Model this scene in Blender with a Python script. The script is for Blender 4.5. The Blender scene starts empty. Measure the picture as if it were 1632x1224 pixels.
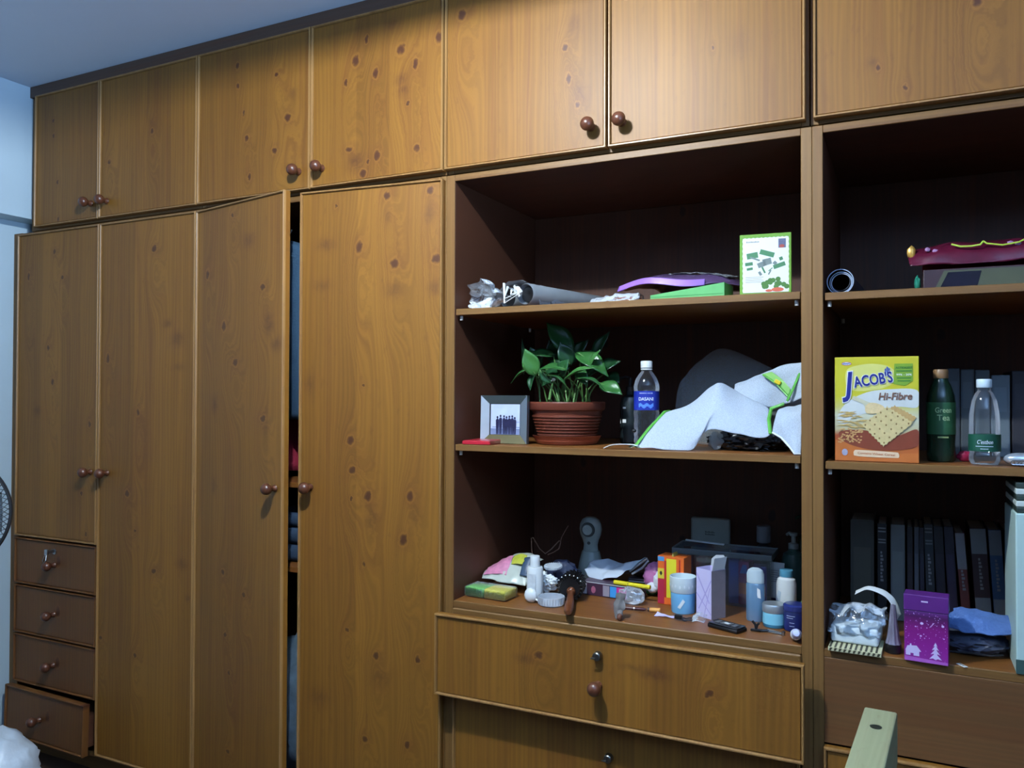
import bpy, bmesh, math, random
from mathutils import Vector, Matrix, noise
random.seed(7)
SC = bpy.context.scene
COL = SC.collection
R = math.radians

# ------------------------------------------------------------------ camera, world, light, exposure
cam_d = bpy.data.cameras.new('camera')
cam_d.sensor_width = 36.0
cam_d.lens = 1280.0 / 1632.0 * 36.0
cam_d.clip_start = 0.02
cam = bpy.data.objects.new('camera', cam_d)
COL.objects.link(cam)
right = Vector((0.89882339, 0.43830105, 0.0029495))
up = Vector((0.00363624, -0.0141855, 0.99989277))
fwd = Vector((-0.43829589, 0.89871628, 0.01434403))
m = Matrix((right, up, -fwd)).transposed().to_4x4()
m.translation = Vector((0.0, -1.95, 1.37))
cam.matrix_world = m
SC.camera = cam

world = bpy.data.worlds.new('night_sky')
SC.world = world
world.use_nodes = True
bg = world.node_tree.nodes['Background']
bg.inputs[0].default_value = (0.10, 0.16, 0.30, 1)
bg.inputs[1].default_value = 0.05

SC.view_settings.view_transform = 'Standard'
SC.view_settings.look = 'None'
SC.view_settings.gamma = 1.0
SC.view_settings.use_curve_mapping = False
SC.view_settings.exposure = 0.0

LAMP_POS = (-0.88, -1.04, 2.459)      # the ceiling lamp of the room, above the frame
LAMP_POWER = 120.0
LAMP_COLOR = (0.80, 0.92, 1.0)
wl = bpy.data.lights.new('window_daylight', 'AREA')   # added blue fill, as from an unseen window, for ceiling and left wall
wl.shape = 'RECTANGLE'; wl.size = 1.1; wl.size_y = 1.0
wl.energy = 220.0; wl.spread = R(115)
wl.color = (0.36, 0.60, 1.0)
wlo = bpy.data.objects.new('window_daylight', wl)
COL.objects.link(wlo)
wlo.location = (1.86, -2.4, 1.45)
wlo.rotation_euler = (0, R(90 + 48), 0)      # added light tilted up at the ceiling

# ------------------------------------------------------------------ helpers
def srgb(r, g, b):
    f = lambda c: c / 255 / 12.92 if c <= 10 else ((c / 255 + 0.055) / 1.055) ** 2.4
    return (f(r), f(g), f(b), 1)

def new_mat(name):
    mt = bpy.data.materials.new(name)
    mt.use_nodes = True
    nt = mt.node_tree
    return mt, nt, nt.nodes['Principled BSDF'], nt.nodes['Material Output']

def N(nt, t, **kw):
    n = nt.nodes.new(t)
    for k, v in kw.items(): setattr(n, k, v)
    return n

def mat(name, c, rough=0.5, metal=0.0, var=0.12, scale=30.0, bump=0.0, alpha=1.0, spec=0.5, trans=0.0):
    """plain coloured material with procedural noise in colour and relief; alpha < 1 lets light through."""
    mt, nt, b, out = new_mat(name)
    tc = N(nt, 'ShaderNodeTexCoord')
    nz = N(nt, 'ShaderNodeTexNoise'); nz.inputs['Scale'].default_value = scale; nz.inputs['Detail'].default_value = 4
    nt.links.new(tc.outputs['Object'], nz.inputs['Vector'])
    mx = N(nt, 'ShaderNodeMix', data_type='RGBA')
    mx.inputs[6].default_value = tuple(x * (1 - var) for x in c[:3]) + (1,)
    mx.inputs[7].default_value = tuple(min(1, x * (1 + var)) for x in c[:3]) + (1,)
    nt.links.new(nz.outputs['Fac'], mx.inputs[0])
    nt.links.new(mx.outputs[2], b.inputs['Base Color'])
    b.inputs['Roughness'].default_value = rough
    b.inputs['Metallic'].default_value = metal
    b.inputs['Specular IOR Level'].default_value = spec
    b.inputs['Alpha'].default_value = alpha
    if trans: b.inputs['Transmission Weight'].default_value = trans
    if bump:
        bp = N(nt, 'ShaderNodeBump'); bp.inputs['Strength'].default_value = bump; bp.inputs['Distance'].default_value = 0.004
        nt.links.new(nz.outputs['Fac'], bp.inputs['Height']); nt.links.new(bp.outputs[0], b.inputs['Normal'])
    return mt

def clear(name, c=(0.9, 0.95, 1.0), through=0.75, rough=0.12, bump=0.0, scale=40, haze=0.3):
    """thin clear plastic: mostly see-through, with a glossy skin and a little milky haze."""
    mt, nt, b, out = new_mat(name)
    nt.nodes.remove(b)
    L = nt.links.new
    tr = N(nt, 'ShaderNodeBsdfTransparent'); tr.inputs[0].default_value = tuple(0.8 + 0.2 * x for x in c[:3]) + (1,)
    gl = N(nt, 'ShaderNodeBsdfGlossy'); gl.inputs['Roughness'].default_value = rough; gl.inputs[0].default_value = (1, 1, 1, 1)
    df = N(nt, 'ShaderNodeBsdfDiffuse'); df.inputs[0].default_value = tuple(c[:3]) + (1,)
    mg = N(nt, 'ShaderNodeMixShader'); mg.inputs[0].default_value = haze
    L(gl.outputs[0], mg.inputs[1]); L(df.outputs[0], mg.inputs[2])
    fr = N(nt, 'ShaderNodeFresnel'); fr.inputs['IOR'].default_value = 1.4
    mth = N(nt, 'ShaderNodeMath', operation='ADD'); mth.use_clamp = True
    mth.inputs[1].default_value = 1 - through
    L(fr.outputs[0], mth.inputs[0])
    ms = N(nt, 'ShaderNodeMixShader')
    L(mth.outputs[0], ms.inputs[0]); L(tr.outputs[0], ms.inputs[1]); L(mg.outputs[0], ms.inputs[2])
    L(ms.outputs[0], out.inputs['Surface'])
    tc = N(nt, 'ShaderNodeTexCoord'); nz = N(nt, 'ShaderNodeTexNoise'); nz.inputs['Scale'].default_value = scale
    L(tc.outputs['Object'], nz.inputs['Vector'])
    bp = N(nt, 'ShaderNodeBump'); bp.inputs['Strength'].default_value = bump; bp.inputs['Distance'].default_value = 0.004
    L(nz.outputs['Fac'], bp.inputs['Height'])
    for n in (gl, df, fr): L(bp.outputs[0], n.inputs['Normal'])
    return mt

def pine(name, knots=(), seed=0.0, grain='Z', light=(178, 116, 52), dark=(150, 88, 34), plank=0.118, x_off=0.0, rough=0.52, random_knots=0.0, spec=0.40, knot_dark=(66, 33, 19)):
    """varnished knotty pine: planks, fine grain, grain bending round explicit knots (x, z, rx, rz, strength; < 0 = soft smear)."""
    mt, nt, b, out = new_mat(name)
    L = nt.links.new
    tc = N(nt, 'ShaderNodeTexCoord')
    sp = N(nt, 'ShaderNodeSeparateXYZ'); L(tc.outputs['Object'], sp.inputs[0])
    def M(op, a, bb=None, c=None, clamp=False):
        n = N(nt, 'ShaderNodeMath', operation=op); n.use_clamp = clamp
        for i, v in enumerate((a, bb, c)):
            if v is None: continue
            if isinstance(v, (int, float)): n.inputs[i].default_value = v
            else: L(v, n.inputs[i])
        return n.outputs[0]
    if grain == 'Z': ax, az = sp.outputs['X'], sp.outputs['Z']
    elif grain == 'X': ax, az = M('ADD', sp.outputs['Z'], sp.outputs['Y']), sp.outputs['X']
    else: ax, az = M('ADD', sp.outputs['X'], sp.outputs['Z']), sp.outputs['Y']
    if x_off: ax = M('ADD', ax, x_off)
    def vec(x, z, y=seed):
        n = N(nt, 'ShaderNodeCombineXYZ')
        for i, v in enumerate((x, y, z)):
            if isinstance(v, (int, float)): n.inputs[i].default_value = v
            else: L(v, n.inputs[i])
        return n.outputs[0]
    def noise_(v, scale, detail=3, rgh=0.55):
        n = N(nt, 'ShaderNodeTexNoise'); n.inputs['Scale'].default_value = scale; n.inputs['Detail'].default_value = detail
        n.inputs['Roughness'].default_value = rgh; L(v, n.inputs['Vector']); return n.outputs['Fac']
    wob = noise_(vec(M('MULTIPLY', ax, 9.0), M('MULTIPLY', az, 1.6)), 1.0, 2)
    x1 = M('MULTIPLY_ADD', wob, 0.022, ax)
    # ragged coordinates for the knots
    rn = noise_(vec(M('MULTIPLY', ax, 60.0), M('MULTIPLY', az, 60.0)), 1.0, 2)
    kx, kz = M('MULTIPLY_ADD', rn, 0.014, ax), M('MULTIPLY_ADD', rn, 0.020, az)
    dmin, smear, bumpsum, xw = None, None, None, x1
    for (x, z, rx, rz, s) in knots:
        dx = M('SUBTRACT', kx, x + 0.007); dz = M('SUBTRACT', kz, z + 0.010)
        qx = M('MULTIPLY', dx, 1 / rx); qz = M('MULTIPLY', dz, 1 / rz)
        d2 = M('ADD', M('MULTIPLY', qx, qx), M('MULTIPLY', qz, qz))
        if s > 0:
            dd = M('ADD', M('SQRT', d2), (1 - s) * 0.5)
            dmin = dd if dmin is None else M('MINIMUM', dmin, dd)
            wx = M('MULTIPLY', dx, 1 / (rx * 3.2)); wz = M('MULTIPLY', dz, 1 / (rz * 4.5))
            e = M('POWER', 2.718, M('MULTIPLY', M('ADD', M('MULTIPLY', wx, wx), M('MULTIPLY', wz, wz)), -1.0))
            xw = M('SUBTRACT', xw, M('MULTIPLY', M('MULTIPLY', e, dx), 0.75))
            # cathedral arches hanging under the larger knots
            if rx > 0.0068:
                cx = M('MULTIPLY', dx, 1 / (rx * 3.4)); cz = M('MULTIPLY', M('ADD', dz, rz * 8), 1 / (rz * 10.0))
                g = M('POWER', 2.718, M('MULTIPLY', M('ADD', M('MULTIPLY', cx, cx), M('MULTIPLY', cz, cz)), -1.0))
                bumpsum = M('MULTIPLY', g, 0.075) if bumpsum is None else M('ADD', bumpsum, M('MULTIPLY', g, 0.075))
        else:
            e = M('MULTIPLY', M('POWER', 2.718, M('MULTIPLY', d2, -0.9)), -s)
            smear = e if smear is None else M('MAXIMUM', smear, e)
    xf = M('ADD', xw, bumpsum) if bumpsum is not None else xw
    # broad latewood bands and fine grain
    ph = M('MULTIPLY_ADD', noise_(vec(M('MULTIPLY', xf, 24.0), M('MULTIPLY', az, 0.9)), 1.0, 2), 22.0, M('MULTIPLY', xf, 430.0))
    band = M('MULTIPLY_ADD', M('SINE', ph), 0.5, 0.5)
    fine = noise_(vec(M('MULTIPLY', xf, 420.0), M('MULTIPLY', az, 9.0)), 1.0, 2)
    broad = noise_(vec(M('MULTIPLY', xf, 16.0), M('MULTIPLY', az, 1.1), seed + 3.1), 1.0, 3)
    # planks glued side by side
    pid = M('FLOOR', M('MULTIPLY', M('ADD', ax, seed * 0.37 + 5.0), 1 / plank))
    wn = N(nt, 'ShaderNodeTexWhiteNoise', noise_dimensions='2D')
    L(vec(pid, 0.0, seed), wn.inputs['Vector'])
    t = M('ADD', M('MULTIPLY', band, 0.21), M('MULTIPLY', fine, 0.26))
    t = M('ADD', t, M('MULTIPLY', broad, 0.46))
    t = M('ADD', t, M('MULTIPLY', wn.outputs['Value'], 0.30))
    t = M('SUBTRACT', t, 0.16, clamp=True)
    c0 = N(nt, 'ShaderNodeMix', data_type='RGBA')
    c0.inputs[6].default_value = srgb(*light); c0.inputs[7].default_value = srgb(*dark); L(t, c0.inputs[0])
    col = c0.outputs[2]
    def mixto(col, fac, c):
        n = N(nt, 'ShaderNodeMix', data_type='RGBA'); L(fac, n.inputs[0]); L(col, n.inputs[6]); n.inputs[7].default_value = srgb(*c); return n.outputs[2]
    streak = noise_(vec(M('MULTIPLY', xf, 38.0), M('MULTIPLY', az, 1.4), seed + 5.5), 1.0, 4, .65)
    col = mixto(col, M('MULTIPLY', M('SUBTRACT', streak, 0.50, clamp=True), 1.9, clamp=True), (98, 50, 20))
    # scattered faint pores and flecks
    fl = noise_(vec(M('MULTIPLY', ax, 70.0), M('MULTIPLY', az, 26.0), seed + 9), 1.0, 2)
    col = mixto(col, M('MULTIPLY', M('SUBTRACT', fl, 0.62, clamp=True), 1.6, clamp=True), (92, 50, 22))
    if random_knots:
        vo = N(nt, 'ShaderNodeTexVoronoi', voronoi_dimensions='2D', feature='F1'); vo.inputs['Scale'].default_value = random_knots
        vc = N(nt, 'ShaderNodeCombineXYZ'); L(M('ADD', kx, seed), vc.inputs[0]); L(M('MULTIPLY', kz, 0.62), vc.inputs[1]); L(vc.outputs[0], vo.inputs['Vector'])
        dd = M('MULTIPLY', vo.outputs['Distance'], 1 / (0.011 * random_knots))
        dmin = dd if dmin is None else M('MINIMUM', dmin, dd)
    if smear is not None:
        sn = noise_(vec(M('MULTIPLY', xf, 150.0), M('MULTIPLY', az, 60.0), seed + 1), 1.0, 3)
        col = mixto(col, M('MULTIPLY', smear, M('MULTIPLY_ADD', sn, 1.3, 0.1, clamp=True), clamp=True), (80, 42, 22))
    if dmin is not None:
        halo = M('POWER', 2.718, M('MULTIPLY', M('MULTIPLY', dmin, dmin), -0.28))
        col = mixto(col, M('MULTIPLY', halo, 0.45), (100, 54, 26))
        def step(a, bnd):
            n = N(nt, 'ShaderNodeMapRange'); n.interpolation_type = 'SMOOTHSTEP'
            L(dmin, n.inputs[0]); n.inputs[1].default_value = a; n.inputs[2].default_value = bnd; n.inputs[3].default_value = 1; n.inputs[4].default_value = 0
            return n.outputs[0]
        ring = M('SUBTRACT', step(1.3, 1.75), step(0.95, 1.3), clamp=True)
        col = mixto(col, M('MULTIPLY', ring, 0.45), light)
        col = mixto(col, M('MULTIPLY', step(0.55, 1.3), 0.85), knot_dark)
    L(col, b.inputs['Base Color'])
    b.inputs['Roughness'].default_value = rough
    b.inputs['Specular IOR Level'].default_value = spec
    bp = N(nt, 'ShaderNodeBump'); bp.inputs['Strength'].default_value = 0.06; bp.inputs['Distance'].default_value = 0.002
    L(fine, bp.inputs['Height']); L(bp.outputs[0], b.inputs['Normal'])
    return mt

class MB:
    """collects shapes into one mesh"""
    def __init__(s): s.bm = bmesh.new()
    def _add(s, b2):
        me = bpy.data.meshes.new('tmp'); b2.to_mesh(me); b2.free(); s.bm.from_mesh(me); bpy.data.meshes.remove(me)
    def box(s, x0, x1, y0, y1, z0, z1, bev=0.0, seg=2, mtx=None):
        b = bmesh.new(); bmesh.ops.create_cube(b, size=1)
        bmesh.ops.transform(b, matrix=Matrix.Translation(((x0 + x1) / 2, (y0 + y1) / 2, (z0 + z1) / 2)) @ Matrix.Diagonal((x1 - x0, y1 - y0, z1 - z0, 1)), verts=b.verts)
        if bev: bmesh.ops.bevel(b, geom=list(b.edges), offset=bev, segments=seg, affect='EDGES', profile=0.5)
        if mtx: bmesh.ops.transform(b, matrix=mtx, verts=b.verts)
        s._add(b); return s
    def lathe(s, prof, seg=32, mtx=None, sx=1.0, sy=1.0):
        """prof: (radius, height) pairs turned about z"""
        b = bmesh.new(); rings = []
        for r, z in prof:
            if r < 1e-6: rings.append([b.verts.new((0, 0, z))])
            else: rings.append([b.verts.new((r * sx * math.cos(2 * math.pi * i / seg), r * sy * math.sin(2 * math.pi * i / seg), z)) for i in range(seg)])
        for a, c in zip(rings, rings[1:]):
            if len(a) == 1 and len(c) == 1: continue
            for i in range(seg):
                j = (i + 1) % seg
                if len(a) == 1: b.faces.new((a[0], c[j], c[i]))
                elif len(c) == 1: b.faces.new((a[i], a[j], c[0]))
                else: b.faces.new((a[i], a[j], c[j], c[i]))
        bmesh.ops.recalc_face_normals(b, faces=b.faces)
        if mtx: bmesh.ops.transform(b, matrix=mtx, verts=b.verts)
        s._add(b); return s
    def tube(s, pts, r, seg=8, cap=True, flat=1.0):
        b = bmesh.new(); pts = [Vector(p) for p in pts]; rings = []; n = len(pts)
        rr = r if isinstance(r, (list, tuple)) else [r] * n
        ref = None
        for i, p in enumerate(pts):
            t = (pts[min(i + 1, n - 1)] - pts[max(i - 1, 0)]).normalized()
            if ref is None: ref = Vector((0, 0, 1)) if abs(t.z) < 0.9 else Vector((1, 0, 0))
            u = (ref - t * ref.dot(t)).normalized(); ref = u; v = t.cross(u)
            rings.append([b.verts.new(p + (u * math.cos(2 * math.pi * k / seg) * flat + v * math.sin(2 * math.pi * k / seg)) * rr[i]) for k in range(seg)])
        for a, c in zip(rings, rings[1:]):
            for k in range(seg):
                j = (k + 1) % seg; b.faces.new((a[k], a[j], c[j], c[k]))
        if cap:
            b.faces.new(rings[0]); b.faces.new(rings[-1])
        bmesh.ops.recalc_face_normals(b, faces=b.faces)
        s._add(b); return s
    def prism(s, pts, y, t=0.0004, mtx=None):
        """flat outline (x, z) given thickness t, its face towards -y at depth y"""
        b = bmesh.new()
        f = [b.verts.new((p[0], y, p[1])) for p in pts]; k = [b.verts.new((p[0], y + t, p[1])) for p in pts]
        b.faces.new(f); b.faces.new(list(reversed(k)))
        for i in range(len(pts)):
            j = (i + 1) % len(pts); b.faces.new((f[j], f[i], k[i], k[j]))
        bmesh.ops.recalc_face_normals(b, faces=b.faces)
        if mtx: bmesh.ops.transform(b, matrix=mtx, verts=b.verts)
        s._add(b); return s
    def sphere(s, c, r, sub=3, scl=(1, 1, 1), rough=0.0, freq=20.0, seed=0.0, floor=None, mtx=None):
        b = bmesh.new(); bmesh.ops.create_icosphere(b, subdivisions=sub, radius=1)
        for v in b.verts:
            p = v.co.copy(); d = 1.0
            if rough: d += rough * noise.noise(p * freq * r * 4 + Vector((seed, seed * 1.7, -seed)))
            q = Vector((p.x * r * scl[0], p.y * r * scl[1], p.z * r * scl[2])) * d + Vector(c)
            if floor is not None and q.z < floor: q.z = floor
            v.co = q
        if mtx: bmesh.ops.transform(b, matrix=mtx, verts=b.verts)
        s._add(b); return s
    def grid(s, rows, nu=24, nv=16, crumple=0.0, freq=25.0, seed=0.0, floor=0.0012):
        """smooth sheet through rows of control points"""
        def cr(P, t):
            n = len(P) - 1; f = min(max(t * n, 0), n - 1e-6); i = int(f); f -= i
            p0, p1, p2, p3 = P[max(i - 1, 0)], P[i], P[i + 1], P[min(i + 2, n)]
            return 0.5 * ((2 * p1) + (p2 - p0) * f + (2 * p0 - 5 * p1 + 4 * p2 - p3) * f * f + (3 * p1 - p0 - 3 * p2 + p3) * f ** 3)
        rows = [[Vector(p) for p in r] for r in rows]
        b = bmesh.new(); V = []
        for j in range(nv + 1):
            line = []
            for i in range(nu + 1):
                p = cr([cr(r, i / nu) for r in rows], j / nv)
                if crumple: p = p + noise.noise_vector(p * freq + Vector((seed, 0, seed))) * crumple
                if floor is not None and p.z < floor: p.z = floor
                line.append(b.verts.new(p))
            V.append(line)
        for j in range(nv):
            for i in range(nu): b.faces.new((V[j][i], V[j][i + 1], V[j + 1][i + 1], V[j + 1][i]))
        s._add(b); return s
    def build(s, name, mt, parent=None, smooth=False, loc=None, rot=None, solid=0.0, angle=40):
        me = bpy.data.meshes.new(name); s.bm.to_mesh(me); s.bm.free()
        me.materials.append(mt)
        if smooth:
            for p in me.polygons: p.use_smooth = True
            me.set_sharp_from_angle(angle=R(angle))
        o = bpy.data.objects.new(name, me); COL.objects.link(o)
        if parent: o.parent = parent
        if loc: o.location = loc
        if rot: o.rotation_euler = rot
        if solid:
            md = o.modifiers.new('thickness', 'SOLIDIFY'); md.thickness = solid; md.offset = 0
        return o

def tag(o, label, cat, group=None):
    o['label'] = label; o['category'] = cat
    if group: o['group'] = group
    return o
def thing(name, label, cat, loc=(0, 0, 0), rotz=0.0, group=None, rot=None):
    o = bpy.data.objects.new(name, None); COL.objects.link(o); o.empty_display_size = 0.02
    o.location = loc; o.rotation_euler = rot if rot else (0, 0, rotz)
    return tag(o, label, cat, group)
def struct(o): o['kind'] = 'structure'; return o
def note(o, label): o['label'] = label; return o
def copy_tree(o, parent=None):
    c = o.copy(); COL.objects.link(c)
    if parent: c.parent = parent
    for ch in list(o.children): copy_tree(ch, c)
    return c
def rect(x0, x1, z0, z1): return [(x0, z0), (x1, z0), (x1, z1), (x0, z1)]
def ell(cx, cz, rx, rz, n=18, a0=0.0): return [(cx + rx * math.cos(a0 + 2 * math.pi * i / n), cz + rz * math.sin(a0 + 2 * math.pi * i / n)) for i in range(n)]

def lettering(s, size, mt, parent, loc=(0, 0, 0), rot=(math.pi / 2, 0, 0), bold=0.0, shear=0.0, wrap=None, width=None, name='lettering', th=0.0002, arc=None, spacing=1.0):
    """raised flat print; wrap = radius bends it round an upright cylinder centred on the parent's axis; arc lifts the middle"""
    cu = bpy.data.curves.new('txt', 'FONT'); cu.body = s; cu.size = size; cu.align_x = 'CENTER'; cu.align_y = 'CENTER'
    cu.extrude = th; cu.offset = bold * size; cu.shear = shear; cu.resolution_u = 3; cu.space_character = spacing
    t = bpy.data.objects.new('txt', cu); COL.objects.link(t)
    bpy.context.view_layer.update()
    me = bpy.data.meshes.new_from_object(t.evaluated_get(bpy.context.evaluated_depsgraph_get()))
    bpy.data.objects.remove(t); bpy.data.curves.remove(cu)
    xs = [v.co.x for v in me.vertices]
    if width and xs:
        k = width / (max(xs) - min(xs))
        for v in me.vertices: v.co.x *= k
    if arc:
        for v in me.vertices: v.co.y += arc(v.co.x)
    if wrap:
        a0, z0 = loc[0], loc[2]
        for v in me.vertices:
            a = a0 + v.co.x / wrap; r = wrap + 0.0004 + v.co.z
            v.co = Vector((r * math.sin(a), -r * math.cos(a), z0 + v.co.y))
    me.materials.clear(); me.materials.append(mt)
    o = bpy.data.objects.new(name, me); COL.objects.link(o); o.parent = parent
    if not wrap: o.location = loc; o.rotation_euler = rot
    return o

# ------------------------------------------------------------------ materials
KNOTS = {
'lower4': [(0.293,1.854,0.0102,0.0109,1),(0.431,1.858,0.0098,0.0107,1),(0.318,1.657,0.0131,0.0135,1),(0.451,1.664,0.0126,0.0132,1),(0.202,1.711,0.0105,0.0165,0.8),(0.123,1.837,0.0054,0.0056,0.9),(0.218,1.307,0.0052,0.0055,0.8),(0.177,1.149,0.0105,0.0128,0.9),(0.184,1.062,0.0105,0.0109,0.9),(0.236,0.988,0.0103,0.0145,0.9),(0.372,0.994,0.0099,0.0142,0.9),(0.351,0.87,0.011,0.0142,1),(0.18,0.978,0.0053,0.0055,0.9),(0.223,0.79,0.0052,0.009,0.7),(0.168,0.596,0.0074,0.0073,1),(0.264,0.531,0.0082,0.0107,1),(0.398,0.536,0.0078,0.0105,1),(0.23,0.29,0.0082,0.0108,0.9),(0.366,0.294,0.0079,0.0105,0.9),(0.089,1.725,0.0281,0.0168,-0.7),(0.295,1.794,0.0122,0.0236,-0.6),(0.429,1.795,0.0137,0.0249,-0.6),(0.317,1.582,0.0283,0.0216,-0.6),(0.446,1.583,0.0214,0.0212,-0.6),(0.077,1.605,0.0303,0.0149,-0.5),(0.036,1.311,0.0154,0.0337,-0.6),(0.249,0.923,0.0185,0.0451,-0.5),(0.386,0.952,0.0177,0.0389,-0.5),(0.073,0.389,0.0301,0.0239,-0.6),(0.276,0.472,0.0304,0.0393,-0.5)],
'lower3': [(0.202,1.848,0.0085,0.008,0.8),(0.064,1.673,0.0091,0.0144,0.7),(0.363,1.608,0.0126,0.0096,0.9),(0.159,1.498,0.0121,0.014,0.8),(0.222,1.381,0.0118,0.0099,1),(0.368,1.208,0.0125,0.0095,0.9),(0.163,0.716,0.0086,0.0119,0.8),(0.278,0.664,0.0098,0.0077,0.8),(0.18,0.523,0.0086,0.0079,0.8),(0.202,0.407,0.0085,0.0078,0.8),(0.198,0.16,0.0101,0.0078,0.8),(0.287,1.757,0.0261,0.0215,-0.7),(0.395,1.494,0.0216,0.0341,-0.8),(0.433,1.43,0.0242,0.0187,-0.8),(0.11,1.248,0.0142,0.0283,-0.8),(0.381,1.174,0.0155,0.0151,-0.7),(0.11,0.987,0.0106,0.0242,-0.6)],
'lower2': [(0.273,1.78,0.0122,0.0108,0.8),(0.044,1.406,0.0082,0.0156,0.9),(0.201,1.218,0.0078,0.013,0.9),(0.151,0.936,0.0111,0.0109,0.9),(0.191,0.809,0.0062,0.0065,0.9),(0.285,0.68,0.0106,0.0085,0.9),(0.197,0.382,0.0093,0.0086,0.7),(0.02,0.417,0.0082,0.0088,0.7),(0.34,1.52,0.0179,0.0128,-0.7),(0.388,1.467,0.0264,0.0232,-0.7),(0.395,1.372,0.0234,0.0105,-0.5),(0.418,0.714,0.0231,0.0187,-0.6),(0.448,0.607,0.0115,0.0103,-0.6)],
'lower1': [(0.211,1.065,0.0072,0.0094,0.8),(0.062,0.98,0.0075,0.0167,0.7),(0.259,0.968,0.0071,0.0093,0.8),(0.181,0.708,0.0072,0.0117,0.9),(0.209,0.582,0.0072,0.0116,0.9),(0.417,0.43,0.0084,0.0113,0.9),(0.376,0.178,0.0068,0.009,0.8),(0.403,0.033,0.0068,0.009,0.8),(0.12,0.472,0.0184,0.0188,-0.8)],
'upper1': [(0.101,0.389,0.0065,0.0071,0.8),(0.105,0.334,0.0065,0.0094,0.8),(0.13,0.156,0.0064,0.0094,0.8),(0.136,0.017,0.0064,0.0093,0.8)],
'upper2': [(0.265,0.276,0.0077,0.0087,0.9),(0.05,0.197,0.0082,0.009,0.9),(0.261,0.312,0.0154,0.0152,-0.5)],
'upper3': [(0.172,0.433,0.0068,0.0123,0.7),(0.175,0.367,0.0068,0.0102,0.9),(0.338,0.378,0.0077,0.0079,0.8),(0.383,0.234,0.0126,0.0138,0.8),(0.214,0.193,0.008,0.0101,0.9),(0.2,0.274,0.0035,0.0102,0.8),(0.33,0.137,0.0102,0.0099,0.9),(0.226,0.064,0.0066,0.0101,0.9),(0.402,0.304,0.015,0.0196,-0.6)],
'upper4': [(0.166,0.365,0.0115,0.015,1),(0.327,0.368,0.013,0.0146,1),(0.376,0.319,0.0085,0.0163,0.8),(0.453,0.378,0.0103,0.016,0.9),(0.237,0.313,0.0089,0.0148,0.8),(0.13,0.303,0.007,0.0114,0.8),(0.351,0.208,0.0054,0.0073,0.9),(0.205,0.421,0.0068,0.0112,0.8),(0.143,0.103,0.0116,0.0094,0.9),(0.194,0.024,0.0102,0.0112,1),(0.245,0.073,0.01,0.0129,1),(0.382,0.075,0.0095,0.0108,1),(0.212,0.057,0.0045,0.0074,0.8),(0.329,0.282,0.0194,0.0164,-0.7),(0.338,0.248,0.0172,0.0164,-0.7),(0.164,0.063,0.0274,0.0262,-0.8),(0.298,0.447,0.024,0.0165,-0.6)],
'upper5': [(0.362,0.277,0.007,0.0099,0.9),(0.374,0.196,0.007,0.0148,0.7),(0.397,0.122,0.0069,0.0098,0.6),(0.053,0.428,0.012,0.0141,0.9),(0.404,0.152,0.0224,0.0326,-0.6),(0.385,0.332,0.0209,0.0328,-0.5)],
'upper6': [(0.263,0.205,0.0045,0.0076,0.4),(0.326,0.202,0.0288,0.0388,-0.3)],
'upper7': [(0.135,0.094,0.005,0.0069,0.8),(0.188,0.041,0.0061,0.0068,0.8),(0.324,0.2,0.0091,0.0106,0.9),(0.122,0.106,0.0101,0.0111,-0.5)],
'drawer1': [(0.309,0.147,0.0123,0.0096,0.8),(0.271,0.135,0.0249,0.0113,-0.8),(0.617,0.146,0.0366,0.0135,-0.9),(0.745,0.121,0.0101,0.0087,0.7),(0.562,0.154,0.0391,0.0091,-0.5)],
}
M_wall = mat('white_plaster', srgb(182, 200, 208), 0.85, var=0.05, scale=6, bump=0.05)
M_wall2 = mat('taupe_wall_paint', srgb(96, 90, 86), 0.9, var=0.06, scale=6)  # unseen walls, toned down to cut bounced light
M_ceil = mat('white_ceiling_paint', srgb(200, 208, 218), 0.9, var=0.04, scale=5, bump=0.05)
M_floor = mat('brown_floor_tile', srgb(70, 52, 42), 0.5, var=0.2, scale=12)
LIGHT, DARK = (140, 94, 31), (94, 58, 16)
W_frame_v = pine('pine_frame_upright', seed=2.3, light=(128, 92, 48), dark=(94, 65, 30), rough=0.5)
W_frame_h = pine('pine_frame_level', seed=4.1, grain='X', light=(124, 88, 44), dark=(90, 61, 28), rough=0.5)
W_shelf = pine('pine_shelf', seed=6.7, grain='X', light=(134, 84, 38), dark=(104, 63, 28), rough=0.4)
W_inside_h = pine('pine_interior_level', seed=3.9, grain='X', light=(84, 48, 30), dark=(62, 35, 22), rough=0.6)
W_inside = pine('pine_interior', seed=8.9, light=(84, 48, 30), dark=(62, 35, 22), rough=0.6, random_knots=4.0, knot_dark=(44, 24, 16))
W_lip = W_frame_v
W_bead = pine('pine_edging', seed=1.2, light=(158, 118, 70), dark=(124, 88, 48), rough=0.36)
W_knob = mat('turned_wood_knob', srgb(84, 47, 30), 0.3, var=0.25, scale=60)
M_steel = mat('nickel_metal', srgb(170, 175, 180), 0.3, 1.0, var=0.08)
M_dark = mat('dark_recess', srgb(26, 20, 18), 0.8)

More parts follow.
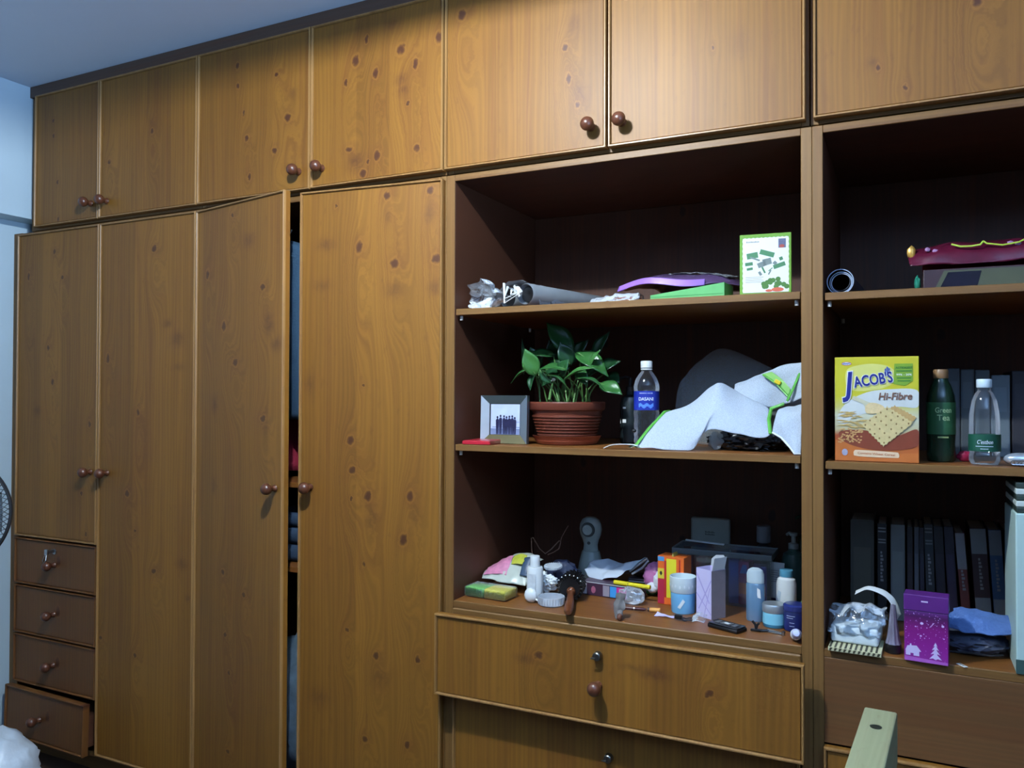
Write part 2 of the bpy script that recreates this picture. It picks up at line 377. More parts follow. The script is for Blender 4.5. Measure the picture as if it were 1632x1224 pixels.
# ------------------------------------------------------------------ the room
struct(MB().box(-3.3, 1.9, -3.8, 0.75, -0.12, 0.0).build('floor', M_floor))
struct(MB().box(-3.3, 1.9, -3.8, 0.75, 2.545, 2.66).build('ceiling', M_ceil))
struct(MB().box(-3.3, -3.101, -3.7, 0.75, 0.0, 2.545).build('wall_left', M_wall))
struct(MB().box(-3.101, 1.9, 0.585, 0.75, 0.0, 2.545).build('wall_back', M_wall))
wr = MB()
for a in ((-3.7, -3.0, 0, 2.545), (-1.8, 0.585, 0, 2.545), (-3.0, -1.8, 0, 0.9), (-3.0, -1.8, 2.0, 2.545)):
    wr.box(1.72, 1.9, a[0], a[1], a[2], a[3])
struct(wr.build('wall_right', M_wall2))
struct(MB().box(-3.101, 1.9, -3.7, -3.55, 0, 2.545).build('wall_rear', M_wall2))
wf = MB()
for a in ((-3.0, -2.95, .9, 2.0), (-1.85, -1.8, .9, 2.0), (-2.425, -2.375, .95, 1.95), (-2.95, -1.85, .9, .95), (-2.95, -1.85, 1.95, 2.0)):
    wf.box(1.76, 1.81, a[0], a[1], a[2], a[3], .004)
struct(wf.build('window_1', mat('window_frame_paint', srgb(210, 212, 210), 0.5)))  # unseen window, added to go with the blue fill light
# beam that boxes in the upper part of the left wall
struct(MB().box(-3.1, -3.002, -3.54, 0.58, 2.04, 2.544).build('trim_1', M_wall))
# fascia that closes the gap over the cabinets
struct(MB().box(-3.001, 0.79, -0.012, 0.01, 2.502, 2.544, .002).build('trim_2', pine('pine_fascia', seed=14.0, grain='X', light=(92, 70, 56), dark=(74, 54, 42))))  # pine darkened for the shade above the lamp's cutoff

def lamp_opal():
    mt, nt, b, out = new_mat('lamp_opal')           # blueish opal acrylic that lets some light up to the ceiling
    b.inputs['Base Color'].default_value = srgb(225, 228, 230)
    tr = N(nt, 'ShaderNodeBsdfTransparent'); tr.inputs[0].default_value = (0.50, 0.66, 1.0, 1)
    ms = N(nt, 'ShaderNodeMixShader'); ms.inputs[0].default_value = 0.86
    nt.links.new(tr.outputs[0], ms.inputs[1]); nt.links.new(b.outputs[0], ms.inputs[2]); nt.links.new(ms.outputs[0], out.inputs['Surface'])
    return mt
# ceiling lamp above the frame: shallow opaque dish, bulb holder, its light
lx, ly, lz = LAMP_POS
lamp = thing('ceiling_lamp', 'shallow opaque ceiling lamp hanging in front of the upper cabinet doors', 'lamp', (lx, ly, 2.545))
MB().lathe([(0.0, -0.02), (0.16, -0.022), (0.245, -0.096), (0.25, -0.096), (0.165, -0.014), (0.0, -0.012)], 40).build('lamp_shade', lamp_opal(), lamp, True)
MB().lathe([(0.0, 0), (0.06, 0), (0.06, -0.011), (0.0, -0.011)], 24).build('ceiling_rose', M_steel, lamp, True)
pl = bpy.data.lights.new('lamp_light', 'POINT')
pl.energy = LAMP_POWER; pl.color = LAMP_COLOR; pl.shadow_soft_size = 0.014
plo = bpy.data.objects.new('lamp_light', pl); COL.objects.link(plo); plo.parent = lamp; plo.location = (0, 0, lz - 2.545)

# ------------------------------------------------------------------ cabinets
def edging(w, h, x0=0.0):
    prof = [(0, 0.0035), (0, -0.0035), (0.0015, -0.0058), (0.0045, -0.0058), (0.0062, -0.0035), (0.0064, 0.0035)]
    b = MB(); rings = []
    for i, y in prof:
        rings.append([b.bm.verts.new(p) for p in ((x0 + i, y, i), (x0 + w - i, y, i), (x0 + w - i, y, h - i), (x0 + i, y, h - i))])
    for a, c in zip(rings, rings[1:]):
        for k in range(4):
            j = (k + 1) % 4; b.bm.faces.new((a[k], a[j], c[j], c[k]))
    bmesh.ops.recalc_face_normals(b.bm, faces=b.bm.faces)
    return b
def knob_mb(k=1.0):
    prof = [(0.0, 0), (0.0105 * k, 0), (0.0115 * k, 0.003), (0.0085 * k, 0.008), (0.0078 * k, 0.014), (0.0105 * k, 0.018)]
    for i in range(9):
        a = -0.9 + i / 8 * (math.pi / 2 + 0.9)
        prof.append((max(0.0, 0.0178 * k * math.cos(a)), 0.032 + 0.0165 * k * math.sin(a)))
    prof[-1] = (0.0, prof[-1][1])
    return MB().lathe(prof, 24, Matrix.Rotation(R(90), 4, 'X'))
DOOR_MATS = {}
def front(name, parent, x, z, w, h, key=None, knob=None, hinge='L', angle=0.0, y=-0.02, seed=None, mt=None, t=0.0185, bead=None):
    """a door or drawer front with its raised edging and knob; angle swings it about its hinge"""
    x0 = 0.0 if hinge == 'L' else -w
    sd = seed if seed is not None else random.uniform(0, 30)
    if mt is None:
        kn = KNOTS.get(key, ())
        mt = pine('pine_' + name, kn, seed=sd, x_off=-x0, light=LIGHT, dark=DARK, random_knots=0.0 if kn else 4.0)
    d = MB().box(x0 + 0.0005, x0 + w - 0.0005, 0.0034, t, 0.0005, h - 0.0005).box(x0 + 0.0082, x0 + w - 0.0082, 0.0, 0.004, 0.0082, h - 0.0082, 0.0006, 1).build(name, mt, parent)
    px = parent.location.x
    d.location = (x - px + (0 if hinge == 'L' else w), y, z - parent.location.z)
    d.rotation_euler = (0, 0, -angle if hinge == 'L' else angle)
    edging(w, h, x0).build('edging', bead or W_bead, d, True, angle=50)
    if knob:
        k = knob_mb().build('knob', W_knob, d, True, loc=(knob[0] + x0, 0.0, knob[1]))
    return d

def unit(name, label, x0, z0, cat='cabinet'): return thing(name, label, cat, (x0, 0, z0))
def panel(u, name, x0, x1, y0, y1, z0, z1, mt, bev=0.001):
    o = u.location
    return MB().box(x0 - o.x, x1 - o.x, y0, y1, z0 - o.z, z1 - o.z, bev, 1).build(name, mt, u)
BACK = 0.575
def upper(label, x0, x1, doors):
    u = unit('wall_cabinet', label, x0, 1.992)
    e = 0.0008
    panel(u, 'side_panel', x0 + e, x0 + .018, 0, BACK, 1.992, 2.5, W_frame_v)
    panel(u, 'side_panel', x1 - .018, x1 - e, 0, BACK, 1.992, 2.5, W_frame_v)
    panel(u, 'bottom_panel', x0 + .0185, x1 - .0185, 0, BACK, 1.9925, 2.01, W_frame_h)
    panel(u, 'top_panel', x0 + .0185, x1 - .0185, 0.012, BACK, 2.48, 2.4995, W_frame_h)
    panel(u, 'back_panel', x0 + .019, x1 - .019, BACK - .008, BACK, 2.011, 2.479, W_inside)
    for (key, a, b, kx) in doors:
        front('door', u, a, 2.0, b - a, 0.499, key, (kx - a, 0.058), seed=len(key) + ord(key[-1]) * 1.37)
    return u
upper('upper cabinet at the far left with two dark doors and knobs low at their seam', -3.0, -2.1065,
      (('upper1', -2.952, -2.5925, -2.633), ('upper2', -2.5885, -2.1085, -2.548)))
upper('upper cabinet above the ajar wardrobe doors, its doors full of reddish knots', -2.1055, -1.1555,
      (('upper3', -2.1045, -1.6315, -1.675), ('upper4', -1.6275, -1.1575, -1.585)))
upper('pale brightly lit upper cabinet with two round knobs above the plant shelves', -1.1545, -0.1915,
      (('upper5', -1.1525, -0.6768, -0.717), ('upper6', -0.6712, -0.199, -0.634)))
upper('upper cabinet at the right edge above the dark bookshelf', -0.1905, 0.79,
      (('upper7', -0.182, 0.298, 0.258), ('upper8', 0.302, 0.782, 0.342)))

# lower left wardrobe with a drawer stack
u = unit('wardrobe', 'tall pine wardrobe at the far left with a stack of four drawers', -3.1, 0.0)
panel(u, 'side_panel', -3.0995, -3.05, -0.004, BACK, 0.0, 1.99, W_frame_v)
panel(u, 'side_panel', -2.125, -2.1075, 0, BACK, 0.0, 1.99, W_frame_v)
panel(u, 'divider', -2.592, -2.574, 0, BACK - .01, 0.09, 1.97, W_frame_v)
panel(u, 'top_panel', -3.0495, -2.1255, 0, BACK, 1.972, 1.9895, W_frame_h)
panel(u, 'bottom_panel', -3.0495, -2.1255, 0, BACK, .07, .0885, W_frame_h)
panel(u, 'back_panel', -3.0495, -2.1255, BACK - .008, BACK, .089, 1.971, W_inside)
panel(u, 'plinth', -3.0495, -2.1255, 0.04, 0.058, 0.0005, .0695, W_frame_h)
panel(u, 'rail', -3.0495, -2.5925, 0.001, 0.05, 0.825, 0.836, W_frame_h)
front('door', u, -3.046, 0.834, 0.4605, 1.145, 'lower1', (0.425, 0.258), seed=11.3)
front('door', u, -2.580, 0.09, 0.4705, 1.889, 'lower2', (0.047, 1.002), seed=17.9)
W_drawer = pine('pine_small_drawer', (), seed=21.0, light=(112, 70, 28), dark=(78, 46, 18), random_knots=6.0)
for i, (z0, z1) in enumerate(((0.655, 0.827), (0.470, 0.649), (0.284, 0.464))):
    d = front('drawer', u, -3.046, z0, 0.4605, z1 - z0, None, (0.232, (z1 - z0) * 0.5), mt=W_drawer, bead=W_drawer)
    MB().box(0.02, 0.44, 0.019, 0.4, 0.02, z1 - z0 - 0.03).build('drawer_box', W_inside, d)
    if i == 0:
        lk = MB().lathe([(0, 0), (0.010, 0), (0.010, .003), (0.0, .0035)], 16, Matrix.Rotation(R(90), 4, 'X')).build('lock', M_steel, d, True, loc=(0.232, 0, 0.135))
        MB().box(-.0022, .0022, -.026, -.003, -.006, .006, .0008).box(-.008, .008, -.036, -.026, -.010, .010, .002).tube([(-.003, -.034, -.008), (-.01, -.04, -.03), (-.002, -.042, -.042), (.008, -.04, -.028), (.003, -.034, -.008)], .0012).build('drawer_key', M_steel, d, True, loc=(0.232, 0, 0.138))
d = front('drawer', u, -3.046, 0.098, 0.4605, 0.180, None, (0.21, 0.085), mt=W_drawer, bead=W_drawer, y=-0.052, angle=-0.02, hinge='L')
d.rotation_euler = (R(-1.5), 0, R(-1.5))
MB().box(0.02, 0.44, 0.019, 0.4, 0.02, 0.13).build('drawer_box', W_inside, d)

# middle wardrobe, both doors ajar
u = unit('wardrobe', 'tall pine wardrobe with two doors ajar and clothes showing in the gap', -2.107, 0.0)
panel(u, 'side_panel', -2.1065, -2.0885, 0, BACK, 0, 1.99, W_frame_v)
panel(u, 'side_panel', -1.1765, -1.1585, 0, BACK, 0, 1.99, W_frame_v)
panel(u, 'top_panel', -2.088, -1.177, 0, BACK, 1.972, 1.9895, W_frame_h)
panel(u, 'bottom_panel', -2.088, -1.177, 0, BACK, .07, .0885, W_frame_h)
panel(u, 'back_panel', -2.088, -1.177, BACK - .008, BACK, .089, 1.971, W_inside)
panel(u, 'plinth', -2.088, -1.177, 0.04, 0.058, 0.0005, .0695, W_frame_h)
panel(u, 'shelf', -2.088, -1.177, 0.025, BACK - .009, 1.078, 1.094, W_shelf)
panel(u, 'shelf', -2.088, -1.177, 0.025, BACK - .009, 0.812, 0.828, W_shelf)
MB().tube([(.019, .28, 1.90), (.93, .28, 1.90)], 0.011, 12).build('clothes_rail', M_steel, u, True)
front('door', u, -2.1055, 0.09, 0.4695, 1.888, 'lower3', (0.432, 1.002), 'L', 0.20, seed=5.2)
front('door', u, -1.6285, 0.09, 0.470, 1.887, 'lower4', (0.040, 1.006), 'R', 0.10, seed=13.7)

# left open shelving bay
def shelving(label, x0, x1, lx1, rx0, sh, floor_z):
    u = unit('shelving_unit', label, x0, 0.0, 'shelf')
    for a, b in ((x0, lx1), (rx0, x1)):
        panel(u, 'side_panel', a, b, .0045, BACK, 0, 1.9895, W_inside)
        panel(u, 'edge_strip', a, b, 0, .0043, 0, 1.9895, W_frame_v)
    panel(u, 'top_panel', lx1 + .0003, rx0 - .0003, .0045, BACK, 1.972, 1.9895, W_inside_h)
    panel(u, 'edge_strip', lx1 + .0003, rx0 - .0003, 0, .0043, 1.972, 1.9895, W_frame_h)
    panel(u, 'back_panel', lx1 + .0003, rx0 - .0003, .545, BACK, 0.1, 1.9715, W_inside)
    for z in sh:
        s = panel(u, 'shelf', lx1 + .004, rx0 - .002, .0065, .544, z - .0175, z, W_shelf)
        panel(u, 'edge_strip', lx1 + .004, rx0 - .002, .002, .0063, z - .0175, z, W_frame_h)
        for px in (lx1 + .012, rx0 - .012):
            for py in (.02, .48):
                MB().lathe([(0, 0), (.0045, 0), (.0045, .012), (0, .012)], 10, Matrix.Translation((px - x0, py, z - .0305))).build('shelf_pin', mat_pin, u)
    panel(u, 'floor_panel', lx1 + .0003, rx0 - .0003, .0045, .544, floor_z - .018, floor_z, W_shelf)
    panel(u, 'edge_strip', lx1 + .0003, rx0 - .0003, 0, .0043, floor_z - .018, floor_z, W_frame_h)
    panel(u, 'plinth', lx1 + .0003, rx0 - .0003, 0.04, 0.058, 0.0005, .0695, W_frame_h)
    return u
mat_pin = mat('shelf_pin_plastic', srgb(220, 215, 205), 0.4)
u = shelving('open shelving bay holding the potted plant and toiletries above wide drawers', -1.1575, -0.1876, -1.1315, -0.2115, (1.612, 1.233), 0.798)
panel(u, 'front_rail', -1.131, -.212, -.006, .012, .745, .7795, W_frame_h, .003)
d = front('drawer', u, -1.1535, 0.556, 0.9535, 0.219, 'drawer1', (0.472, 0.098), y=-0.06, seed=9.4)
MB().box(0.03, .92, .019, .45, .02, .17).build('drawer_box', W_inside, d)
def lock(d, x, z):
    l = MB().lathe([(0, 0), (.0105, 0), (.0115, .003), (.0105, .016), (.0085, .018), (0, .018)], 18, Matrix.Rotation(R(90), 4, 'X')).build('lock', mat_lock, d, True, loc=(x, 0, z))
    MB().box(-.0013, .0013, -.0186, -.0178, -.005, .005).build('keyhole', M_dark, l)
    MB().box(-.014, -.002, -.021, -.018, -.006, -.002, .001).build('lock_tab', mat_lock, l)
mat_lock = mat('brass_lock', srgb(120, 118, 112), 0.35, 1.0, var=0.15)
lock(d, 0.472, 0.172)
W_big = pine('pine_wide_drawer', (), seed=31.0, light=LIGHT, dark=DARK, random_knots=4.0)
d = front('drawer', u, -1.1275, 0.330, 0.912, 0.213, None, (0.456, 0.06), mt=W_big, y=-0.006)
MB().box(0.03, .88, .019, .45, .02, .17).build('drawer_box', W_inside, d); lock(d, 0.456, 0.128)
d = front('drawer', u, -1.1275, 0.094, 0.912, 0.226, None, (0.456, 0.1), mt=W_big, y=-0.006)
MB().box(0.03, .88, .019, .45, .02, .17).build('drawer_box', W_inside, d)
panel(u, 'front_rail', -1.131, -.212, .02, .04, .72, .745, W_frame_h)

# right open shelving bay
u = shelving('dark open shelving bay at the right edge holding the cracker box and books', -0.1870, 0.79, -0.1640, 0.766, (1.606, 1.223), 0.80)
panel(u, 'apron', -.1637, .7657, -.001, .018, .590, .7815, pine('pine_apron', (), seed=40.2, grain='X', light=(112, 76, 42), dark=(84, 55, 30), rough=.5))
d = front('drawer', u, -.1637, 0.335, 0.929, 0.252, None, (0.46, 0.12), mt=W_big, y=-0.019)
MB().box(0.03, .88, .019, .45, .02, .17).build('drawer_box', W_inside, d)
d = front('drawer', u, -.1637, 0.094, 0.929, 0.236, None, (0.46, 0.12), mt=W_big, y=-0.019)
MB().box(0.03, .88, .019, .45, .02, .17).build('drawer_box', W_inside, d)

# ------------------------------------------------------------------ shared object materials
P = {}
def pm(key, c, rough=0.5, **k):
    if key not in P: P[key] = mat(key, srgb(*c), rough, **k)
    return P[key]
WHITE = pm('white_plastic', (225, 228, 226), 0.35, var=0.03)
PAPER = pm('white_paper', (228, 228, 224), 0.75, var=0.04)
NAVY = pm('navy_plastic', (22, 30, 84), 0.3)
BLACK = pm('black_plastic', (18, 17, 18), 0.3)
GREY = pm('grey_plastic', (150, 156, 150), 0.45)
FILM = clear('clear_film', through=0.90, rough=0.16, bump=0.6, scale=60)
PET = clear('clear_bottle_plastic', (0.92, 0.95, 1.0), through=0.97, haze=.25, rough=0.08, bump=0.1, scale=20)
def bottle(parent, prof, mt, name='body', seg=32, **k): return MB().lathe(prof, seg, **k).build(name, mt, parent, True, angle=35)

Z1, Z2, Z3 = 1.6125, 1.2335, 0.7985      # the shelf tops of the left bay (a hair above the wood)

# ------------------------------------------------------------------ left bay, top shelf
# two rods in one crumpled clear wrap
w = thing('wrapped_tubes', 'two dark tubes in crumpled clear plastic wrap at the left of the top shelf', 'tubes', (-0.985, 0.06, Z1))
rt = Matrix.Rotation(R(-90), 4, 'X')
for i, (x, y) in enumerate(((-.026, 0.035), (0.045, 0.0))):
    o = MB().lathe([(0.021, 0.02), (0.028, 0.0), (0.0305, 0.004), (0.030, 0.36), (0.02, 0.365), (0.0, 0.365)], 28, rt).build('tube', pm('grey_rolled_vinyl', (120, 126, 132), 0.28, var=0.2, scale=15), w, True, loc=(x, y, .034 + .004 * i), rot=(0, 0, R(-14)))
    MB().lathe([(0.0, 0.012), (0.0205, 0.011), (0.0205, 0.019)], 24, rt).build('end_cap', BLACK, o, True)
rows = []
for a in range(9):
    th = math.pi * a / 8
    rows.append([(-0.072 * math.cos(th) + 0.008 + 0.25 * s * 0.45, 0.02 + s * 0.40, 0.001 + 0.082 * math.sin(th) * (1 - 0.45 * s)) for s in (0, .2, .4, .6, .8, 1)])
MB().grid(rows, 36, 24, 0.009, 34, 3.0).build('sleeve', clear('wrap_film', through=0.94, rough=0.16, haze=.35, bump=0.9, scale=50), w, True, solid=0.0003)
rows = [[(-0.035 - 0.075 * s + 0.02 * math.cos(q), 0.000 - 0.015 * s + 0.03 * math.cos(q * 2), 0.036 + (0.010 + 0.038 * math.sin(min(s, .85) * 3.0)) * math.sin(q)) for s in (0, .25, .5, .75, 1)] for q in [i * math.pi / 4 for i in range(9)]]
MB().grid(rows, 20, 32, 0.012, 45, 8.0).build('gathered_tail', clear('wrap_tail_film', through=0.90, rough=0.16, haze=.4, bump=1.0, scale=70), w, True, solid=0.0003)
b = MB()
for k in range(5):
    b.tube([(0.018 + .006 * k, -.012, .045), (0.02 + .009 * k * math.cos(k), -.02 - .003 * k, .06 - .012 * k), (0.035 - .012 * k, -.016, .03 + .01 * k)], 0.004, 6, flat=.4)
b.sphere((.028, -.012, .048), .011, 2, (1, .6, 1), .5, 60).build('tie', PAPER, w, True)

# purple zip pouch with flat things in it
w = thing('zip_pouch', 'flat purple zip pouch lying on a low green box, top shelf', 'pouch', (-0.525, 0.17, Z1 + 0.036))
rows = [[(-0.165, -0.05, 0.004), (-0.08, -0.085, 0.018), (0.02, -0.085, 0.004), (0.10, -0.055, 0.010), (0.15, -.03, 0.004)],
        [(-0.16, 0.0, 0.012), (-0.075, -0.03, 0.040), (0.02, -0.03, 0.036), (0.10, 0.0, 0.034), (0.155, .03, 0.012)],
        [(-0.11, 0.08, 0.024), (-0.05, 0.08, 0.050), (0.03, 0.09, 0.048), (0.11, 0.09, 0.040), (0.16, 0.10, 0.014)],
        [(-0.10, 0.16, 0.012), (-0.05, 0.20, 0.022), (0.04, 0.21, 0.022), (0.12, 0.20, 0.018), (0.16, 0.18, 0.008)]]
MB().grid(rows, 28, 20, 0.004, 30, 2.0).build('pouch', pm('smoky_purple_vinyl', (82, 62, 96), 0.25, var=0.3, scale=14), w, True, solid=0.002)
rows = [[(-0.168, -0.052, 0.002), (-0.08, -0.089, 0.014), (0.02, -0.089, 0.001), (0.07, -0.070, 0.004)],
        [(-0.163, -0.050, 0.016), (-0.078, -0.083, 0.030), (0.02, -0.083, 0.019), (0.07, -0.066, 0.020)]]
note(MB().grid(rows, 28, 6).build('zip_band', pm('lilac_vinyl', (150, 106, 196), 0.3), w, True, solid=0.002), 'bright lilac band along the front edge')
rows = [[(x, -.03 + .001 * math.sin(x * 90), .052 - 1.1 * x * x - .0 * x), (x, .10, .062 - 1.2 * x * x)] if False else [(x, -.02, .046 - 1.2 * x * x), (x + .01, .10, .060 - 1.2 * x * x)] for x in (-.06, -.02, .03, .08, .12)]
MB().grid(rows, 12, 20, 0.006, 60).build('loose_film', FILM, w, True, solid=.0003)

t = thing('green_carton', 'low bright green carton under the purple pouch, top shelf', 'box', (-0.490, 0.115, Z1), R(-3))
MB().prism([(-.097, 0), (.094, 0), (.094, .040), (.01, .030), (-.097, .018)], -.045, .09).build('carton', pm('leaf_green_card', (84, 160, 92), 0.45), t)
MB().prism([(-.095, .012), (.092, .012), (.092, .0135), (-.095, .0135)], -.0456, .0005).build('flap_seam', pm('dark_green_print', (50, 130, 60), 0.5), t)

t = thing('snack_packet', 'small clear packet with reddish brown contents beside the purple pouch', 'packet', (-0.68, 0.12, Z1))
MB().sphere((0, 0, .012), .04, 3, (1.2, .7, .3), .35, 40, 2, .0005).build('contents', pm('reddish_brown_snack', (120, 60, 36), 0.5, var=.4, scale=90), t, True)
MB().grid([[(-.085, -.03, .001), (-.02, -.035, .012), (.05, -.035, .006)], [(-.09, 0, .018), (-.02, 0, .032), (.055, 0, .028)], [(-.08, .03, .002), (-.02, .035, .01), (.05, .03, .006)]], 20, 14, .008, 70, 5).build('wrapper', FILM, t, True, solid=.0003)

# kitchen tool carton with a picture of its contents
t = thing('kitchen_tool_box', 'green and white carton picturing small kitchen tools, right end of top shelf', 'box', (-0.302, 0.085, Z1), R(6))
G = pm('lime_green_card', (104, 150, 48), 0.42)
MB().box(-.0595, .0595, -.03, .03, 0, .150, .0012).build('carton', G, t)
F = -.0302
pts = []
x0, x1, z0, z1 = -.052, .053, .008, .140
n = 22
for i in range(n): pts.append((x0 + (x1 - x0) * i / n, z0))
for i in range(n): pts.append((x1 + (.0012 if i % 2 else 0), z0 + (z1 - z0) * i / n))
for i in range(n): pts.append((x1 - (x1 - x0) * i / n, z1 + (.0012 if i % 2 else 0)))
for i in range(n): pts.append((x0 - (.0012 if i % 2 else 0), z1 - (z1 - z0) * i / n))
MB().prism(pts, F - .0003).build('picture_panel', PAPER, t)
dg, gg = pm('tool_green', (64, 118, 78), .5), pm('tool_grey', (110, 122, 118), .5)
bd, bg2 = MB(), MB()
def rot_rect(cx, cz, w, h, a):
    c, s = math.cos(R(a)), math.sin(R(a)); return [(cx + x * c - z * s, cz + x * s + z * c) for x, z in ((-w/2, -h/2), (w/2, -h/2), (w/2, h/2), (-w/2, h/2))]
for cx, cz, w_, h_, a in ((-.030, .098, .026, .014, 8), (.004, .102, .034, .012, -18), (-.038, .078, .018, .008, 5), (-.036, .066, .014, .006, 8), (.032, .072, .028, .010, 18), (-.004, .062, .004, .016, 25), (.012, .063, .012, .002, 40), (.036, .088, .008, .008, 20)):
    bd.prism(rot_rect(cx, cz, w_, h_, a), F - .0006)
for cx, cz, w_, h_, a in ((-.024, .090, .024, .004, -22), (.004, .082, .020, .015, 12), (-.008, .076, .020, .012, 20), (.022, .078, .008, .008, 45), (-.012, .054, .006, .010, 30), (.010, .056, .003, .012, -30)):
    bg2.prism(rot_rect(cx, cz, w_, h_, a), F - .0008)
bd.build('pictured_tools', dg, t); bg2.build('pictured_tools', gg, t)
b = MB()
for k in range(16):
    b.prism(ell(.024 + random.uniform(-.030, .026), .026 + random.uniform(-.006, .014), .006, .006, 9), F - .0006 - .00001 * k)
b.build('pictured_salad', pm('salad_green', (66, 110, 44), .5, var=.4, scale=200), t)
MB().prism(ell(.028, .014, .014, .005), F - .0009).prism(ell(.008, .012, .008, .003), F - .0009).build('pictured_tomato', pm('tomato_red', (196, 92, 64), .5), t)
MB().prism(rect(.030, .047, .114, .136), F - .0006).build('pictured_inset', pm('inset_blue_grey', (86, 92, 118), .5, var=.4, scale=250), t)
MB().prism(ell(.038, .118, .006, .004), F - .0009).build('pictured_inset', pm('inset_red', (156, 70, 60), .5), t)
b = MB()
for k in range(9): b.prism(rect(-.044 + k * .0034, -.0418 + k * .0034, .1295, .1318 + (.0006 if k % 3 else .0012)), F - .0006)
for k in range(4): b.prism(rect(-.046, -.004 - .004 * (k % 2), .045 - k * .004, .0458 - k * .004), F - .0006)
b.build('small_print', pm('print_grey', (120, 124, 126), .5), t)

# ------------------------------------------------------------------ left bay, middle shelf
t = thing('red_folder', 'red plastic strip lying at the left end of the middle shelf', 'folder', (-1.083, 0.13, Z2), R(4))
MB().box(-.030, .052, -.125, .17, 0, .012, .002).build('cover', pm('red_plastic', (150, 20, 34), .35), t)
MB().box(-.031, .05, -.1275, -.1245, .001, .010, .001).build('spine', pm('bright_red_plastic', (180, 34, 50), .35), t)

t = thing('photo_frame', 'silver photo frame with a group photo leaning behind the plant pot', 'picture frame', (-0.998, 0.086, Z2 + .0008), rot=(R(-2), 0, 0))
fr = pm('brushed_silver', (150, 162, 172), .32, metal=.7, var=.15, scale=10)
X0, X1, H_ = -.094, .052, .136
for o_, i_ in (((X0, 0), (X1, 0)),):
    pass
def bevel_strip(a, b_, c, d_):
    bm = MB(); q = [bm.bm.verts.new(v) for v in (a, b_, c, d_)]; bm.bm.faces.new(q)
    k = [bm.bm.verts.new((v.co.x, .012, v.co.z)) for v in q]; bm.bm.faces.new(list(reversed(k)))
    for i in range(4): j = (i + 1) % 4; bm.bm.faces.new((q[j], q[i], k[i], k[j]))
    bmesh.ops.recalc_face_normals(bm.bm, faces=bm.bm.faces)
    return bm
iw = .024
bevel_strip((X0, -.004, 0), (X0 + iw, .004, iw), (X0 + iw, .004, H_ - iw), (X0, -.004, H_)).build('frame_side', pm('bright_silver', (196, 206, 216), .3, metal=.4, var=.1), t)  # light and shade on the one silver frame put into its side colours
bevel_strip((X1, -.004, 0), (X1, -.004, H_), (X1 - iw, .004, H_ - iw), (X1 - iw, .004, iw)).build('frame_side', fr, t)
bevel_strip((X0, -.004, H_), (X0 + iw, .004, H_ - iw), (X1 - iw, .004, H_ - iw), (X1, -.004, H_)).build('frame_side', pm('dull_pewter', (84, 96, 98), .4, metal=.5, var=.2, scale=12), t)
bevel_strip((X0, -.004, 0), (X1, -.004, 0), (X1 - iw, .004, iw), (X0 + iw, .004, iw)).build('frame_side', pm('dull_bronze', (104, 96, 66), .4, metal=.5, var=.2, scale=12), t)
MB().box(X0 + iw - .001, X1 - iw + .001, .006, .0115, iw - .001, H_ - iw + .001).build('backing', BLACK, t)
ph = MB().box(X0 + iw + .004, X1 - iw - .002, .0050, .0058, iw + .001, H_ - iw - .001).build('photograph', pm('photo_pale_blue', (196, 206, 240), .3, var=.25, scale=24), t)
MB().prism(rect(X0 + iw + .004, X1 - iw - .002, iw + .002, iw + .018), .0044).prism(rect(-.06, .034, .045, .047), .0044).prism(rect(-.03, .034, .060, .0615), .0044).build('photo_background', pm('photo_slate', (126, 140, 176), .4, var=.3, scale=40), ph)
b = MB()
for k, (px, hh) in enumerate(((-.044, .052), (-.034, .056), (-.023, .055), (-.015, .052), (-.006, .054), (.003, .055), (.011, .050))):
    z = iw + .002; w_ = .0062
    y = .0038 - .00004 * k
    b.prism([(px - w_ * .5, z), (px - w_ * .1, z), (px, z + hh * .42), (px + w_ * .1, z), (px + w_ * .55, z), (px + w_ * .8, z + hh * .5), (px + w_ * .75, z + hh * .78), (px + w_ * .3, z + hh * .84), (px - w_ * .3, z + hh * .84), (px - w_ * .8, z + hh * .76), (px - w_ * .7, z + hh * .45)], y)
    b.prism(ell(px, z + hh * .92, .0028, .0036, 10), y)
b.build('photo_people', pm('photo_dark_clothes', (34, 34, 66), .4, var=.5, scale=120), ph)
MB().box(-.03, .01, .012, .0135, .01, .09).build('easel_back', BLACK, t)

# potted pothos
t = thing('potted_pothos', 'green potted pothos in a ribbed brown plastic pot on the middle shelf', 'plant', (-0.862, 0.175, Z2))
terra = pm('brown_terracotta_plastic', (100, 48, 33), .42, var=.12)
bottle(t, [(0, 0), (.080, 0), (.085, .002), (.097, .0225), (.0985, .024), (.0955, .0245), (.090, .009), (.0, .006)], pm('saucer_plastic', (130, 62, 42), .38), 'saucer', 40)
prof = [(0, .0065), (.076, .0065), (.079, .010)]
for k in range(8):
    z = .018 + k * .0085; r = .0795 + k * .0026
    prof += [(r - .0012, z - .003), (r + .0022, z - .001), (r + .0022, z + .0025), (r - .0010, z + .0045)]
prof += [(.100, .094), (.1065, .097), (.1085, .101), (.109, .116), (.107, .119), (.102, .119), (.100, .108), (0, .105)]
bottle(t, prof, terra, 'pot', 48)
MB().lathe([(0, .1085), (.06, .110), (.0995, .1085)], 30).build('soil', pm('potting_soil', (40, 28, 22), .95, var=.4, bump=.6, scale=80), t, True)
LEAF = []
for i, c in enumerate(((34, 76, 38), (44, 90, 42), (26, 62, 34), (58, 106, 50))):
    LEAF.append(pm('pothos_leaf_%s' % 'abcd'[i], c, .28, var=.25, scale=22))
STEM = pm('pothos_stem', (92, 130, 70), .4)
